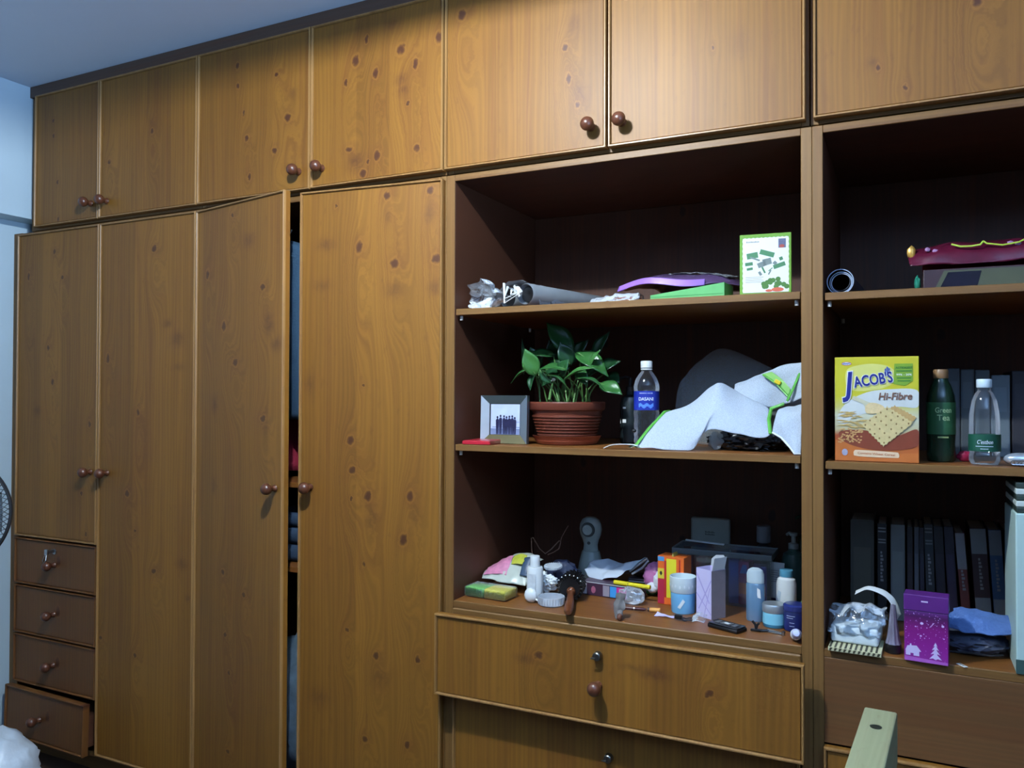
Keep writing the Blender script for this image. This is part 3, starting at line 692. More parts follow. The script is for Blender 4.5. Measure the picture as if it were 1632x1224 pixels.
def leaf(base, tip, wd, fold=.25, roll=0.0, droop=.15, mt=None, root=None):
    base, tip = Vector(base) - t.location, Vector(tip) - t.location
    ax = tip - base; ln = ax.length; ax.normalize()
    face = Vector((0.15, -1, .55)); side = ax.cross(face).normalized()
    side = Matrix.Rotation(roll, 3, ax) @ side; nrm = side.cross(ax).normalized()
    if nrm.y > 0.2: nrm = -nrm
    b = MB(); nu = 9; V = []
    for i in range(nu + 1):
        u = i / nu
        wv = wd * (1.15 * math.sin(math.pi * min(1, u * 1.02)) ** .62 * (1 - u) ** .38 + .10 * (1 - u)) if 0 < u < 1 else (wd * .10 if u == 0 else 0.0)
        back = -.12 * ln * (1 - u) ** 6
        row = []
        for v in (-1, -.66, -.33, 0, .33, .66, 1):
            p = base + ax * (u * ln + back * abs(v)) + side * (wv * .5 * v) + nrm * (-abs(v) * 0 + fold * wv * .5 * abs(v) ** 1.3 - droop * ln * (u - .35) ** 2 + .035 * wd * math.sin(u * 9 + v * 3))
            row.append(b.bm.verts.new(p))
        V.append(row)
    for i in range(nu):
        for k in range(6): b.bm.faces.new((V[i][k], V[i][k + 1], V[i + 1][k + 1], V[i + 1][k]))
    bmesh.ops.remove_doubles(b.bm, verts=b.bm.verts, dist=1e-5)
    o = b.build('leaf', mt or random.choice(LEAF), t, True, solid=.0006, angle=80)
    if root is None:
        a = random.uniform(0, 6.28); rr = random.uniform(.01, .06); root = (rr * math.cos(a) + base.x * .35, rr * math.sin(a) * .8, .108)
    r0 = Vector(root); mid = r0.lerp(base, .55) + Vector((0, 0, .022))
    pts = [r0, r0.lerp(mid, .5) + Vector((0, 0, .010)), mid, mid.lerp(base, .6) + Vector((0, 0, .006)), base, base + ax * ln * .2]
    MB().tube(pts, [.0024, .0022, .002, .0017, .0014, .0008], 6).build('leaf_stem', STEM, o, True)
    return o
LV = [((-0.844, 0.15, 1.500), (-0.905, 0.13, 1.578), .066, .18, 0.25, .1, 0), ((-0.925, 0.09, 1.432), (-0.945, 0.07, 1.500), .050, .2, .1, .1, 3),
      ((-0.974, 0.12, 1.440), (-0.973, 0.11, 1.531), .018, .5, 1.1, .0, 2), ((-0.935, 0.10, 1.445), (-1.000, 0.08, 1.418), .024, .5, .8, .5, 1),
      ((-0.895, 0.15, 1.488), (-0.972, 0.13, 1.492), .046, .2, .5, .35, 0), ((-0.838, 0.11, 1.444), (-0.915, 0.09, 1.452), .040, .3, .6, .3, 1),
      ((-0.785, 0.17, 1.470), (-0.729, 0.15, 1.548), .052, .2, -.4, .1, 2), ((-0.805, 0.12, 1.487), (-0.712, 0.10, 1.436), .056, .25, -.3, .45, 1),
      ((-0.830, 0.08, 1.416), (-0.740, 0.06, 1.455), .030, .5, -.7, .3, 3), ((-0.769, 0.11, 1.453), (-0.734, 0.09, 1.494), .022, .4, -.4, .1, 3),
      ((-0.730, 0.10, 1.402), (-0.668, 0.08, 1.378), .046, .2, -.2, .2, 1), ((-0.785, 0.07, 1.417), (-0.704, 0.05, 1.403), .022, .6, -.8, .5, 0),
      ((-0.933, 0.10, 1.430), (-0.937, 0.08, 1.385), .026, .4, .5, .2, 2), ((-0.899, 0.20, 1.469), (-0.920, 0.18, 1.532), .058, .15, .2, .1, 2),
      ((-0.864, 0.21, 1.471), (-0.806, 0.19, 1.530), .056, .15, -.2, .1, 2), ((-0.921, 0.16, 1.445), (-0.845, 0.14, 1.452), .050, .2, .2, .3, 2),
      ((-0.950, 0.17, 1.455), (-0.966, 0.15, 1.510), .048, .2, .1, .1, 0), ((-0.821, 0.20, 1.443), (-0.790, 0.18, 1.500), .054, .2, .1, .1, 2),
      ((-0.760, 0.16, 1.440), (-0.700, 0.15, 1.470), .050, .2, -.3, .3, 2), ((-0.870, 0.06, 1.425), (-0.808, 0.04, 1.410), .018, .5, -.9, .4, 0),
      ((-0.900, 0.07, 1.440), (-0.862, 0.05, 1.400), .024, .4, .9, .4, 2), ((-0.80, 0.10, 1.44), (-0.765, 0.08, 1.40), .036, .25, 0, .3, 1),
      ((-0.88, 0.13, 1.43), (-0.915, 0.11, 1.40), .044, .2, .3, .3, 2), ((-0.84, 0.14, 1.46), (-0.86, 0.12, 1.52), .050, .2, .1, .2, 2), ((-0.79, 0.15, 1.43), (-0.745, 0.13, 1.45), .046, .25, -.2, .3, 0),
      ((-0.86, 0.12, 1.43), (-0.83, 0.10, 1.47), .040, .3, .1, .2, 0), ((-0.94, 0.18, 1.44), (-0.985, 0.16, 1.47), .044, .25, .4, .3, 2), ((-0.75, 0.20, 1.43), (-0.71, 0.19, 1.41), .044, .25, -.3, .3, 2)]
for bs, tp, wd, fo, ro, dr, mi in LV: leaf(bs, tp, wd, fo, ro, dr, LEAF[mi])
MB().tube([(-.012, -.085, .118), (-.012, -.098, .127), (-.008, -.098, .150), (0, -.100, .176)], [.005, .0045, .003, .002], 8).build('cut_stem', STEM, t, True)
note(MB().sphere((.001, -.101, .180), .0052, 2, (1.2, .7, .8)).build('leaf_bud', PAPER, t, True), 'white bud')

t = thing('pump_bottle', 'dark pump bottle half hidden behind the plant on the middle shelf', 'bottle', (-0.705, 0.27, Z2))
bottle(t, [(0, 0), (.026, 0), (.029, .004), (.029, .115), (.024, .132), (.012, .140), (.012, .150), (0, .150)], pm('dark_bottle_plastic', (30, 38, 40), .25), 'body')
bottle(t, [(0, .150), (.013, .150), (.013, .163), (.006, .166), (.006, .188), (0, .188)], BLACK, 'pump')
MB().tube([(0, 0, .186), (-.012, -.012, .190), (-.026, -.022, .184)], .005, 8).build('spout', BLACK, t, True)
for a, z, w_, h_ in ((-.3, .060, .012, .010), (-.9, .058, .004, .012), (-.3, .10, .010, .005)):
    MB().prism(rect(-w_ / 2, w_ / 2, z, z + h_), -.0296, mtx=Matrix.Rotation(a, 4, 'Z')).build('label_patch', PAPER, t)

t = thing('white_curved_strip', 'white curved plastic strip on the front edge of the middle shelf', 'strip', (-0.652, 0.03, Z2))
MB().grid([[(-.045, -.012, .001), (-.02, -.014, .011), (.02, -.012, .013), (.045, -.005, .010)], [(-.047, .004, .001), (-.02, .010, .009), (.02, .012, .012), (.045, .010, .010)]], 18, 4).build('strip', WHITE, t, True, solid=.002)

# drinking water bottle with blue label
t = thing('water_bottle', 'clear water bottle with blue label and white cap beside the potted plant', 'bottle', (-0.626, 0.165, Z2), R(14))
k = .034
prof = [(0, .004), (.018, .001), (.028, .003), (k, .012), (k, .020), (.0325, .024), (k, .030), (k, .040), (.0325, .046), (k, .052), (k, .062), (.0325, .068), (.0332, .078), (.0345, .086), (.0345, .094), (.0335, .098), (.0335, .150), (.0345, .153), (.0345, .160), (.0335, .168), (.028, .184), (.020, .196), (.0135, .204), (.0135, .210)]
bottle(t, prof, PET, 'body', 36)
bottle(t, [(.0140, .207), (.0155, .207), (.0155, .2105), (.0140, .2105)], WHITE, 'neck_ring')
b = MB().lathe([(.0, .231), (.0148, .231), (.0158, .229), (.0158, .2125), (.0148, .2125)], 36)
b.build('cap', WHITE, t, True)
lb = pm('blue_bottle_label', (28, 46, 150), .4, var=.15, scale=25)
MB().lathe([(.0339, .0985), (.0341, .0985), (.0341, .1495), (.0339, .1495)], 40).build('label', lb, t, True)
LW = pm('label_white', (226, 232, 246), .45, var=0)
lettering('DASANI', .0125, LW, t, (0, 0, .128), wrap=.0343, width=.040, bold=.015)
lettering('DRINKING WATER', .0042, LW, t, (0, 0, .1435), wrap=.0343, width=.036)
b = MB()
for kx in range(12):
    a = -.55 + kx * .1
    b.prism(rect(-.0016, .0018, .106 + .003 * math.sin(kx * 1.2), .115 + .0025 * math.sin(kx * 1.2 + .5)), -.0345, mtx=Matrix.Rotation(a, 4, 'Z'))
b.build('label_wave', pm('label_light_blue', (92, 140, 226), .4), t)

# translucent mesh produce bags with green zips
def mesh_fabric(name, c, through):
    mt, nt, b, out = new_mat(name)
    b.inputs['Base Color'].default_value = srgb(*c); b.inputs['Roughness'].default_value = .8
    tl = N(nt, 'ShaderNodeBsdfTranslucent'); tl.inputs[0].default_value = srgb(*c)
    m1 = N(nt, 'ShaderNodeMixShader'); m1.inputs[0].default_value = .3
    nt.links.new(b.outputs[0], m1.inputs[1]); nt.links.new(tl.outputs[0], m1.inputs[2])
    tc = N(nt, 'ShaderNodeTexCoord'); nz = N(nt, 'ShaderNodeTexNoise'); nz.inputs['Scale'].default_value = 700
    nt.links.new(tc.outputs['Object'], nz.inputs['Vector'])
    mr = N(nt, 'ShaderNodeMapRange'); mr.inputs[1].default_value = .35; mr.inputs[2].default_value = .65; mr.inputs[3].default_value = max(0, through - .15); mr.inputs[4].default_value = min(1, through + .15)
    nt.links.new(nz.outputs['Fac'], mr.inputs[0])
    tr = N(nt, 'ShaderNodeBsdfTransparent'); m2 = N(nt, 'ShaderNodeMixShader')
    nt.links.new(mr.outputs[0], m2.inputs[0]); nt.links.new(m1.outputs[0], m2.inputs[1]); nt.links.new(tr.outputs[0], m2.inputs[2])
    nt.links.new(m2.outputs[0], out.inputs['Surface'])
    return mt
MESH = mesh_fabric('white_mesh_fabric', (218, 228, 240), .22)
MESH2 = mesh_fabric('fine_grey_mesh', (200, 205, 206), .80)
ZIP = pm('green_zip', (84, 158, 62), .45)
t = thing('mesh_bag', 'white mesh bag with a green zip edge, tented beside the water bottle', 'mesh bag', (-0.46, 0.07, Z2), group='white mesh bags')
o = Vector(t.location); rel = lambda rows: [[tuple(Vector(p) - o) for p in r] for r in rows]
rowsA = [[(-0.615, 0.03, 1.240), (-0.535, 0.03, 1.2365), (-0.473, 0.04, 1.2360), (-0.440, 0.06, 1.285), (-0.365, 0.055, 1.279), (-0.307, 0.06, 1.270), (-0.289, 0.07, 1.280)],
         [(-0.590, 0.07, 1.284), (-0.513, 0.065, 1.286), (-0.450, 0.06, 1.300), (-0.420, 0.08, 1.340), (-0.370, 0.085, 1.325), (-0.327, 0.09, 1.318), (-0.297, 0.10, 1.314)],
         [(-0.565, 0.13, 1.327), (-0.505, 0.14, 1.346), (-0.448, 0.14, 1.392), (-0.424, 0.14, 1.403), (-0.385, 0.16, 1.384), (-0.345, .15, 1.362), (-0.303, 0.14, 1.338)],
         [(-0.545, 0.165, 1.300), (-0.490, 0.175, 1.325), (-0.440, 0.178, 1.365), (-0.415, 0.178, 1.372), (-0.380, 0.178, 1.345), (-.345, .172, 1.320), (-0.310, 0.16, 1.300)]]
MB().grid(rel(rowsA), 40, 26, .003, 30, 1).build('mesh_panel', MESH, t, True, solid=.0006, angle=180)
MB().tube(rel([[(-0.616, 0.028, 1.241), (-0.592, 0.068, 1.285), (-0.566, 0.13, 1.329), (-0.56, 0.15, 1.33)]])[0], .0055, 8, flat=.5).build('zip_edge', ZIP, t, True)
MB().tube(rel([[(-0.289, 0.066, 1.279), (-0.297, 0.095, 1.314), (-0.296, 0.128, 1.340), (-0.265, .125, 1.352)]])[0], .0045, 8, flat=.5).build('zip_edge', ZIP, t, True)
MB().sphere((-.169, -.006, .046), .006, 2, (1, .8, .8)).build('zip_slider', BLACK, t, True)
MB().grid(rel([[(-0.625, .022, 1.2375), (-0.612, .02, 1.243), (-.60, .022, 1.237)], [(-0.640, .045, 1.238), (-0.622, .045, 1.246), (-.605, .045, 1.24)]]), 8, 4).build('zip_end', pm('grey_green_web', (130, 150, 130), .6), t, True, solid=.001)

t = thing('mesh_bag', 'white mesh bag with a yellow tag on its green zip, against the right post', 'mesh bag', (-0.30, 0.165, Z2), group='white mesh bags')
o = Vector((-0.30, 0.14, Z2))
rowsB = [[(-0.402, 0.18, 1.382), (-0.345, 0.14, 1.357), (-0.300, 0.155, 1.342), (-0.261, 0.115, 1.352), (-0.220, 0.095, 1.366)],
         [(-0.402, 0.19, 1.390), (-0.355, 0.175, 1.405), (-0.309, 0.15, 1.412), (-0.261, 0.12, 1.405), (-0.220, 0.10, 1.415)],
         [(-0.400, 0.20, 1.394), (-0.358, 0.19, 1.411), (-0.315, 0.16, 1.428), (-0.269, 0.14, 1.447), (-0.222, 0.12, 1.451)],
         [(-0.400, 0.26, 1.30), (-0.358, 0.27, 1.32), (-0.315, 0.26, 1.33), (-0.269, 0.25, 1.34), (-0.222, 0.24, 1.34)]]
MB().grid(rel(rowsB), 30, 24, .003, 30, 4).build('mesh_panel', MESH, t, True, solid=.0006, angle=180)
MB().grid(rel([[(-0.322, 0.150, 1.427), (-0.285, 0.120, 1.402), (-0.255, 0.104, 1.372)], [(-0.300, 0.142, 1.432), (-0.272, 0.116, 1.412), (-0.250, 0.104, 1.388)]]), 14, 5).build('zip_band', pm('pale_green_zip', (128, 178, 96), .5), t, True, solid=.001)
MB().tube(rel([[(-0.322, 0.148, 1.425), (-0.285, 0.118, 1.401), (-0.256, 0.102, 1.370)]])[0], .004, 8, flat=.6).build('zip_edge', ZIP, t, True)
MB().tube(rel([[(-0.222, 0.115, 1.449), (-0.232, 0.105, 1.42), (-0.245, 0.098, 1.385), (-0.258, .096, 1.358)]])[0], .004, 8, flat=.6).build('zip_edge', ZIP, t, True)
note(MB().box(-.008, .008, -.004, .004, -.005, .005, .002, mtx=Matrix.Translation((.018, -.028, .172)) @ Matrix.Rotation(R(30), 4, 'Y')).build('zip_tag', pm('yellow_tag', (226, 196, 40), .4), t), 'yellow pull tag')
t = thing('mesh_bag', 'white mesh bag corner curling down over the shelf edge by the right post', 'mesh bag', (-0.25, 0.05, Z2), group='white mesh bags')
o = Vector(t.location)
rowsC = [[(-0.284, 0.06, 1.283), (-0.262, 0.045, 1.272), (-0.240, 0.03, 1.250), (-0.228, 0.015, 1.2365), (-0.215, 0.018, 1.2365)],
         [(-0.281, 0.07, 1.310), (-0.262, 0.048, 1.305), (-0.239, 0.04, 1.290), (-0.226, 0.036, 1.286), (-0.215, 0.035, 1.290)],
         [(-0.275, 0.085, 1.335), (-0.258, 0.065, 1.336), (-0.239, 0.055, 1.330), (-0.227, 0.05, 1.330), (-0.217, 0.05, 1.335)],
         [(-0.268, 0.11, 1.340), (-0.255, 0.105, 1.345), (-0.239, 0.10, 1.346), (-0.227, 0.095, 1.350), (-0.217, 0.09, 1.352)]]
MB().grid(rel(rowsC), 22, 20, .001, 30, 6).build('mesh_panel', MESH, t, True, solid=.0006, angle=180)
MB().tube([tuple(Vector(p) - o) for p in rowsC[0]], .0022, 8).build('hem', WHITE, t, True)
t = thing('mesh_bag', 'thin grey see-through mesh bag standing behind the white mesh bags', 'mesh bag', (-0.45, 0.335, Z2), group='white mesh bags')
o = Vector((-0.45, 0.30, Z2))
rowsD = [[(-0.600, 0.29, 1.2345), (-0.52, 0.27, 1.2345), (-0.443, 0.27, 1.2345), (-0.36, 0.28, 1.2345), (-0.300, 0.29, 1.2345)],
         [(-0.582, 0.30, 1.391), (-0.518, 0.30, 1.434), (-0.456, 0.30, 1.446), (-0.377, 0.30, 1.430), (-0.316, 0.30, 1.415)],
         [(-0.579, 0.33, 1.400), (-0.53, 0.34, 1.453), (-0.470, 0.34, 1.492), (-0.393, 0.34, 1.464), (-0.317, 0.33, 1.424)],
         [(-0.60, 0.40, 1.2345), (-0.53, 0.42, 1.2345), (-0.470, 0.43, 1.2345), (-0.393, 0.42, 1.2345), (-0.30, 0.40, 1.2345)]]
MB().grid(rel(rowsD), 30, 30, .004, 22, 9).build('mesh_panel', MESH2, t, True, solid=.0006, angle=180)
t = thing('black_bag', 'shiny black plastic bag lying under the white mesh bags', 'bag', (-0.345, 0.145, Z2))
MB().sphere((-.02, -.01, .022), .06, 4, (1.35, .62, .46), .35, 20, 4, .0008).build('bag', pm('glossy_black_bag', (14, 13, 16), .16, bump=.3, scale=30), t, True)
MB().sphere((.055, 0, .024), .04, 3, (1.2, .7, .6), .4, 26, 7, .0008).build('bag_end', pm('glossy_black_bag', (14, 13, 16), .16), t, True)
MB().sphere((-.083, -.035, .022), .024, 3, (.8, .6, .95), .35, 50, 2, .0008).build('clear_corner', pm('hazy_film', (150, 158, 160), .35, alpha=.55), t, True)

# ------------------------------------------------------------------ left bay, bottom shelf
t = thing('sponge_pack', 'green and yellow sponge pack in clear film at the left end of bottom shelf', 'sponge', (-1.058, 0.085, Z3), R(-4))
MB().box(-.066, -.004, -.034, .034, .001, .028, .005, 3).build('green_sponge', pm('green_sponge', (112, 190, 90), .9, bump=.8, scale=260), t, True)
MB().box(-.003, .066, -.034, .034, .001, .028, .005, 3).build('yellow_sponge', pm('yellow_sponge', (212, 202, 72), .9, bump=.8, scale=260), t, True)
MB().box(-.069, .0695, -.036, .036, .0002, .030, .006, 2).build('film', FILM, t, True)

t = thing('snack_pouch', 'clear pouch with pink and yellow print leaning on the sponge pack', 'pouch', (-1.05, 0.19, Z3))
rows = [[(-.068, -.05, .034), (-.02, -.055, .034), (.03, -.052, .030), (.075, -.045, .026)],
        [(-.075, -.01, .048), (-.02, -.012, .070), (.03, -.012, .074), (.082, -.012, .058)],
        [(-.072, .03, .050), (-.02, .03, .085), (.035, .035, .100), (.085, .03, .085)],
        [(-.060, .06, .030), (-.02, .06, .070), (.04, .065, .096), (.085, .06, .080)]]
MB().grid(rows, 26, 20, .004, 45, 2).build('pouch_front', pm('hazy_pouch', (214, 220, 206), .3, alpha=.7), t, True, solid=.0005)
up_ = lambda rs, d: [[(x, y - d, z + d * .6) for x, y, z in r] for r in rs]
MB().grid(up_([[(-.066, -.035, .040), (-.03, -.036, .046), (.008, -.035, .046)], [(-.066, -.005, .056), (-.03, -.008, .072), (.008, -.008, .078)], [(-.05, .02, .062), (-.03, .022, .080), (.004, .022, .094)]], .004), 16, 12, .003, 60, 1).build('pink_print', pm('pouch_pink', (206, 130, 160), .4, var=.5, scale=60), t, True, solid=.0005)
MB().grid(up_([[(.012, -.012, .074), (.03, -.012, .078), (.05, -.010, .076)], [(.010, .018, .094), (.03, .02, .100), (.052, .02, .098)]], .005), 10, 8, .002, 60, 3).build('yellow_print', pm('pouch_olive_yellow', (176, 176, 60), .4, var=.4, scale=80), t, True, solid=.0005)
MB().grid(up_([[(.05, -.03, .048), (.07, -.03, .048), (.086, -.028, .040)], [(.048, .01, .092), (.066, .012, .094), (.086, .014, .080)]], .006), 10, 8, .002, 60, 5).build('blue_print', pm('pouch_dark_blue', (44, 66, 92), .4, var=.3, scale=60), t, True, solid=.0005)
MB().box(-.055, .075, -.038, .02, .0315, .040, .004, 2, mtx=Matrix.Translation((0, .01, 0)) @ Matrix.Rotation(R(-3), 4, 'Y')).build('pouch_base', pm('white_tray', (224, 226, 214), .5), t, True)

t = thing('small_white_bottle', 'small white bottle with a tall white cap beside the sponge pack', 'bottle', (-0.932, 0.112, Z3))
bottle(t, [(0, 0), (.021, 0), (.023, .003), (.0235, .03), (.0225, .088), (.0205, .092), (0, .092)], WHITE, 'body')
bottle(t, [(.0, .0925), (.0135, .0925), (.014, .094), (.0132, .121), (.0125, .122), (0, .122)], WHITE, 'cap')
MB().prism(rect(-.012, .012, .030, .075), -.0238).build('label', pm('label_pale_grey', (205, 208, 210), .5, var=.25, scale=90), t)

t = thing('thin_cable', 'thin brown cable in upright loops behind the small white bottle', 'cable', (-0.975, 0.31, Z3))
MB().tube([(-.02, -.05, .0016), (-.03, -.04, .06), (-.044, -.03, .100), (-.046, -.03, .138), (-.040, -.03, .140), (-.022, -.02, .105), (-.008, -.01, .090), (.008, 0, .104), (.03, .01, .130), (.034, .01, .126), (.030, .01, .106), (.016, 0, .095), (0, -.01, .088)], .0016, 6).tube([(.026, .01, .10), (.034, .02, .14), (.047, .04, .172)], .0011, 6).build('cable', pm('copper_brown_cable', (128, 92, 74), .4), t, True)

t = thing('navy_pouch', 'dark navy crumpled pouch behind the small white bottle', 'pouch', (-0.915, 0.275, Z3))
MB().sphere((0, 0, .038), .052, 3, (1.0, .7, .85), .3, 22, 3, .0005).build('pouch', pm('navy_nylon', (30, 38, 62), .45, bump=.4, scale=60), t, True)

t = thing('crumpled_tissue', 'crumpled white tissue with a yellow strip, left of the hairbrush', 'tissue', (-0.930, 0.180, Z3))
MB().sphere((-.010, 0, .030), .031, 4, (1.1, .8, .9), .55, 30, 5, .0006).sphere((.014, -.01, .040), .021, 4, (1.1, .8, .8), .55, 40, 9, .0006).build('tissue', pm('soft_tissue', (232, 234, 232), .9, var=.03), t, True, angle=30)
MB().tube([(-.012, -.033, .018), (-.008, -.036, .036), (-.004, -.031, .052)], .0042, 8, flat=.6).build('yellow_strip', pm('mustard_yellow', (216, 190, 60), .5), t, True)
MB().tube([(-.034, -.030, .004), (-.022, -.036, .012), (.004, -.036, .014), (.016, -.033, .006)], .0045, 8, flat=.6).build('grey_strip', pm('slate_grey', (80, 88, 96), .5), t, True)
t = thing('white_plug', 'small white adaptor leaning on the white bottle, beside the tissue', 'adaptor', (-0.928, 0.075, Z3))
MB().sphere((0, 0, .020), .017, 3, (1.1, .7, 1.15), .12, 40, 2, .0005).tube([(.012, 0, .012), (.026, -.004, .008), (.034, -.006, .003)], .003, 8).build('body', WHITE, t, True)
t = thing('clear_round_tub', 'small clear ribbed round tub at the shelf front beside the hairbrush', 'tub', (-0.868, 0.078, Z3))
tub = clear('frosted_tub_plastic', (0.85, .9, .95), through=.62, rough=.3, haze=.75, bump=.2)
MB().lathe([(0, .001), (.031, .0005), (.035, .004), (.0365, .024), (.035, .024), (.033, .006), (0, .004)], 36).build('tub', tub, t, True)
b = MB()
for k in range(30):
    a = k * 2 * math.pi / 30
    b.tube([(.0352 * math.cos(a), .0352 * math.sin(a), .004), (.0368 * math.cos(a), .0368 * math.sin(a), .022)], .0009, 5)
b.build('ribs', tub, t, True)
t = thing('ribbed_disc', 'clear ribbed disc lid lying on top of the crumpled tissue', 'lid', (-0.912, 0.195, Z3 + .0745), rot=(R(8), 0, 0))
b = MB().lathe([(0, 0), (.024, 0), (.026, .002), (.026, .006), (0, .006)], 32)
for k in range(26):
    a = k * 2 * math.pi / 26
    b.box(.018, .0268, -.0008, .0008, .001, .007, mtx=Matrix.Rotation(a, 4, 'Z'))
b.build('lid', tub, t, True)

t = thing('hairbrush', 'black bristled hairbrush with a brown wooden handle over the shelf edge', 'hairbrush', (-0.842, 0.165, Z3 + .0005), rot=(0, 0, R(13)))
wood = pm('brown_brush_wood', (98, 54, 30), .35, var=.25, scale=25)
MB().tube([(.004, -.036, .030), (.006, -.062, .026), (.010, -.095, .019), (.014, -.135, .0145), (.018, -.180, .0135), (.021, -.198, .013)], [.0095, .0085, .0105, .0125, .0115, .006], 14).sphere((.004, -.042, .030), .0125, 3, (1, .9, 1)).build('handle', wood, t, True)
MB().lathe([(0, -.038), (.028, -.038), (.030, -.034), (.030, .042), (.028, .046), (0, .046)], 28, Matrix.Translation((0, 0, .0372)) @ Matrix.Rotation(R(-90), 4, 'X')).build('barrel', BLACK, t, True)
b = MB(); c = MB()
for k in range(9):
    for q in range(20):
        a = q * 2 * math.pi / 20 + (k % 2) * .15
        y = -.040 + k * .010
        d = Vector((math.cos(a), 0, math.sin(a)))
        p0 = Vector((0, y, .0372)) + d * .029; p1 = Vector((0, y, .0372)) + d * (.0365)
        b.tube([p0, p1], .0019, 4)
        if k == 0 and math.sin(a) > .5: c.sphere(tuple(p1 + d * .001 + Vector((0, -.001, 0))), .0022, 1)
br = b.build('bristles', BLACK, t); br['kind'] = 'stuff'
c.build('bristle_tips', WHITE, t, True)

t = thing('cleansing_brush', 'pale grey electric face brush on a cone stand at the back of bottom shelf', 'brush', (-0.873, 0.40, Z3))
cg = pm('pale_grey_plastic', (150, 158, 150), .4)
bottle(t, [(0, 0), (.043, 0), (.045, .004), (.044, .01), (.036, .055), (.028, .088), (.026, .092), (0, .092)], cg, 'charging_stand', 36)
bottle(t, [(0, .0925), (.024, .0925), (.023, .100), (.022, .112), (.026, .126), (.033, .142), (.036, .158), (.034, .174), (.027, .188), (.014, .196), (0, .198)], cg, 'brush_body', 36, sx=1.0, sy=.72)
mx = Matrix.Translation((0, -.0245, .160)) @ Matrix.Rotation(R(90), 4, 'X')
MB().lathe([(.0, 0), (.0, .004), (.0205, .004), (.0225, 0)], 30, mx).build('brush_ring', pm('dark_grey_ring', (70, 76, 74), .4), t, True)
MB().lathe([(0, .0042), (.0150, .0042), (.0155, .0075), (0, .0085)], 28, mx).build('brush_head', pm('pale_bristle', (168, 174, 166), .8, bump=.5, scale=300), t, True)
MB().lathe([(0, 0), (.005, 0), (.005, .002), (0, .002)], 12, Matrix.Translation((0, -.0165, .118)) @ Matrix.Rotation(R(90), 4, 'X')).build('power_button', pm('dark_grey_ring', (70, 76, 74), .4), t, True)

t = thing('colour_box', 'long low box with blue and magenta blocks lying behind the hairbrush', 'box', (-0.745, 0.250, Z3), R(-6))
MB().box(-.095, .085, -.03, .03, 0, .036, .001).build('carton', pm('dark_print_card', (62, 38, 56), .4), t)
for x0, x1, c, n_ in ((-.094, -.073, (220, 205, 210), 'white_block'), (-.022, -.002, (150, 140, 150), 'grey_block'), (0, .020, (64, 150, 214), 'blue_block'), (.0205, .050, (204, 56, 140), 'magenta_block')):
    MB().prism(rect(x0, x1, .003, .033), -.0308).build(n_, pm('box_' + n_, c, .4, var=.1), t)
MB().box(-.09, .084, -.0312, -.0295, .0362, .0375).build('pale_rim', PAPER, t)
MB().prism(ell(-.052, .017, .007, .010), -.0308).build('print_emblem', pm('emblem_pink', (160, 90, 110), .5, var=.4, scale=150), t)

t = thing('white_plastic_sheet', 'crumpled white plastic sheet over the boxes right of the face brush', 'sheet', (-0.77, 0.335, Z3))
rows = [[(-.085, -.03, .052), (-.06, -.05, .030), (-.03, -.065, .034), (.02, -.05, .048)], [(-.080, -.01, .072), (-.05, -.03, .064), (-.01, -.035, .060), (.045, -.03, .066)], [(-.06, .01, .078), (-.02, .01, .078), (.03, .01, .076), (.085, 0, .098)], [(-.05, .04, .05), (-.02, .04, .054), (.03, .04, .06), (.08, .04, .08)]]
MB().grid(rows, 28, 22, .009, 40, 7).build('sheet', pm('white_poly_sheet', (216, 224, 234), .35, alpha=.85, var=.04), t, True, solid=.0006, angle=30)
b = MB()
b.tube([(.05, -.02, .060), (.085, -.03, .088), (.105, -.03, .104), (.108, -.03, .098), (.09, -.032, .075), (.06, -.03, .055)], .003, 8)
b.build('loop', clear('loop_film', through=.6, rough=.2, haze=.6), t, True)
t = thing('yellow_marker', 'yellow marker lying across the boxes left of the pink bag', 'pen', (-0.685, 0.225, Z3 + .0432), R(-8))
MB().tube([(-.055, 0, 0), (-.012, 0, .0)], .0065, 12).tube([(-.010, 0, 0), (.055, 0, 0)], .006, 12).build('barrel', pm('bright_yellow_plastic', (226, 206, 40), .35), t, True)
MB().tube([(-.0118, 0, 0), (-.0102, 0, 0)], .0058, 12).build('joint', pm('olive_line', (120, 110, 30), .5), t, True)
t = thing('black_case', 'shiny black case under the white sheet behind the yellow marker', 'case', (-0.672, 0.345, Z3))
MB().box(-.055, .045, -.035, .045, 0, .044, .008, 3).build('case', pm('glossy_black', (16, 14, 20), .15), t, True)
MB().box(-.05, .04, -.0365, -.0345, .030, .034, .0006).build('silver_line', M_steel, t)
t = thing('clear_blister', 'hazy clear plastic blister between the long box and the pink bag', 'blister', (-0.668, 0.185, Z3))
MB().sphere((-.005, 0, .022), .034, 3, (1.1, .7, .72), .28, 45, 6, .0005).build('blister', clear('blister_film', through=.72, rough=.2, haze=.5, bump=.5), t, True)
t = thing('dry_leaf', 'curled grey and brown dry leaf on a stalk at the shelf front', 'leaf', (-0.655, 0.035, Z3))
MB().grid([[(-.012, -.01, .001), (-.004, -.016, .001), (.006, -.010, .004)], [(-.018, 0, .030), (-.004, -.006, .034), (.010, 0, .032)], [(-.014, .01, .062), (-.002, .004, .066), (.010, .012, .058)]], 10, 12, .005, 80, 2).build('blade', pm('grey_leaf', (104, 100, 98), .6, var=.4, scale=60), t, True, solid=.0006)
MB().sphere((.004, -.022, .009), .0085, 3, (.8, .9, 1.1), .25, 80, 1, .0004).build('brown_tip', pm('brown_leaf', (92, 50, 32), .6), t, True)

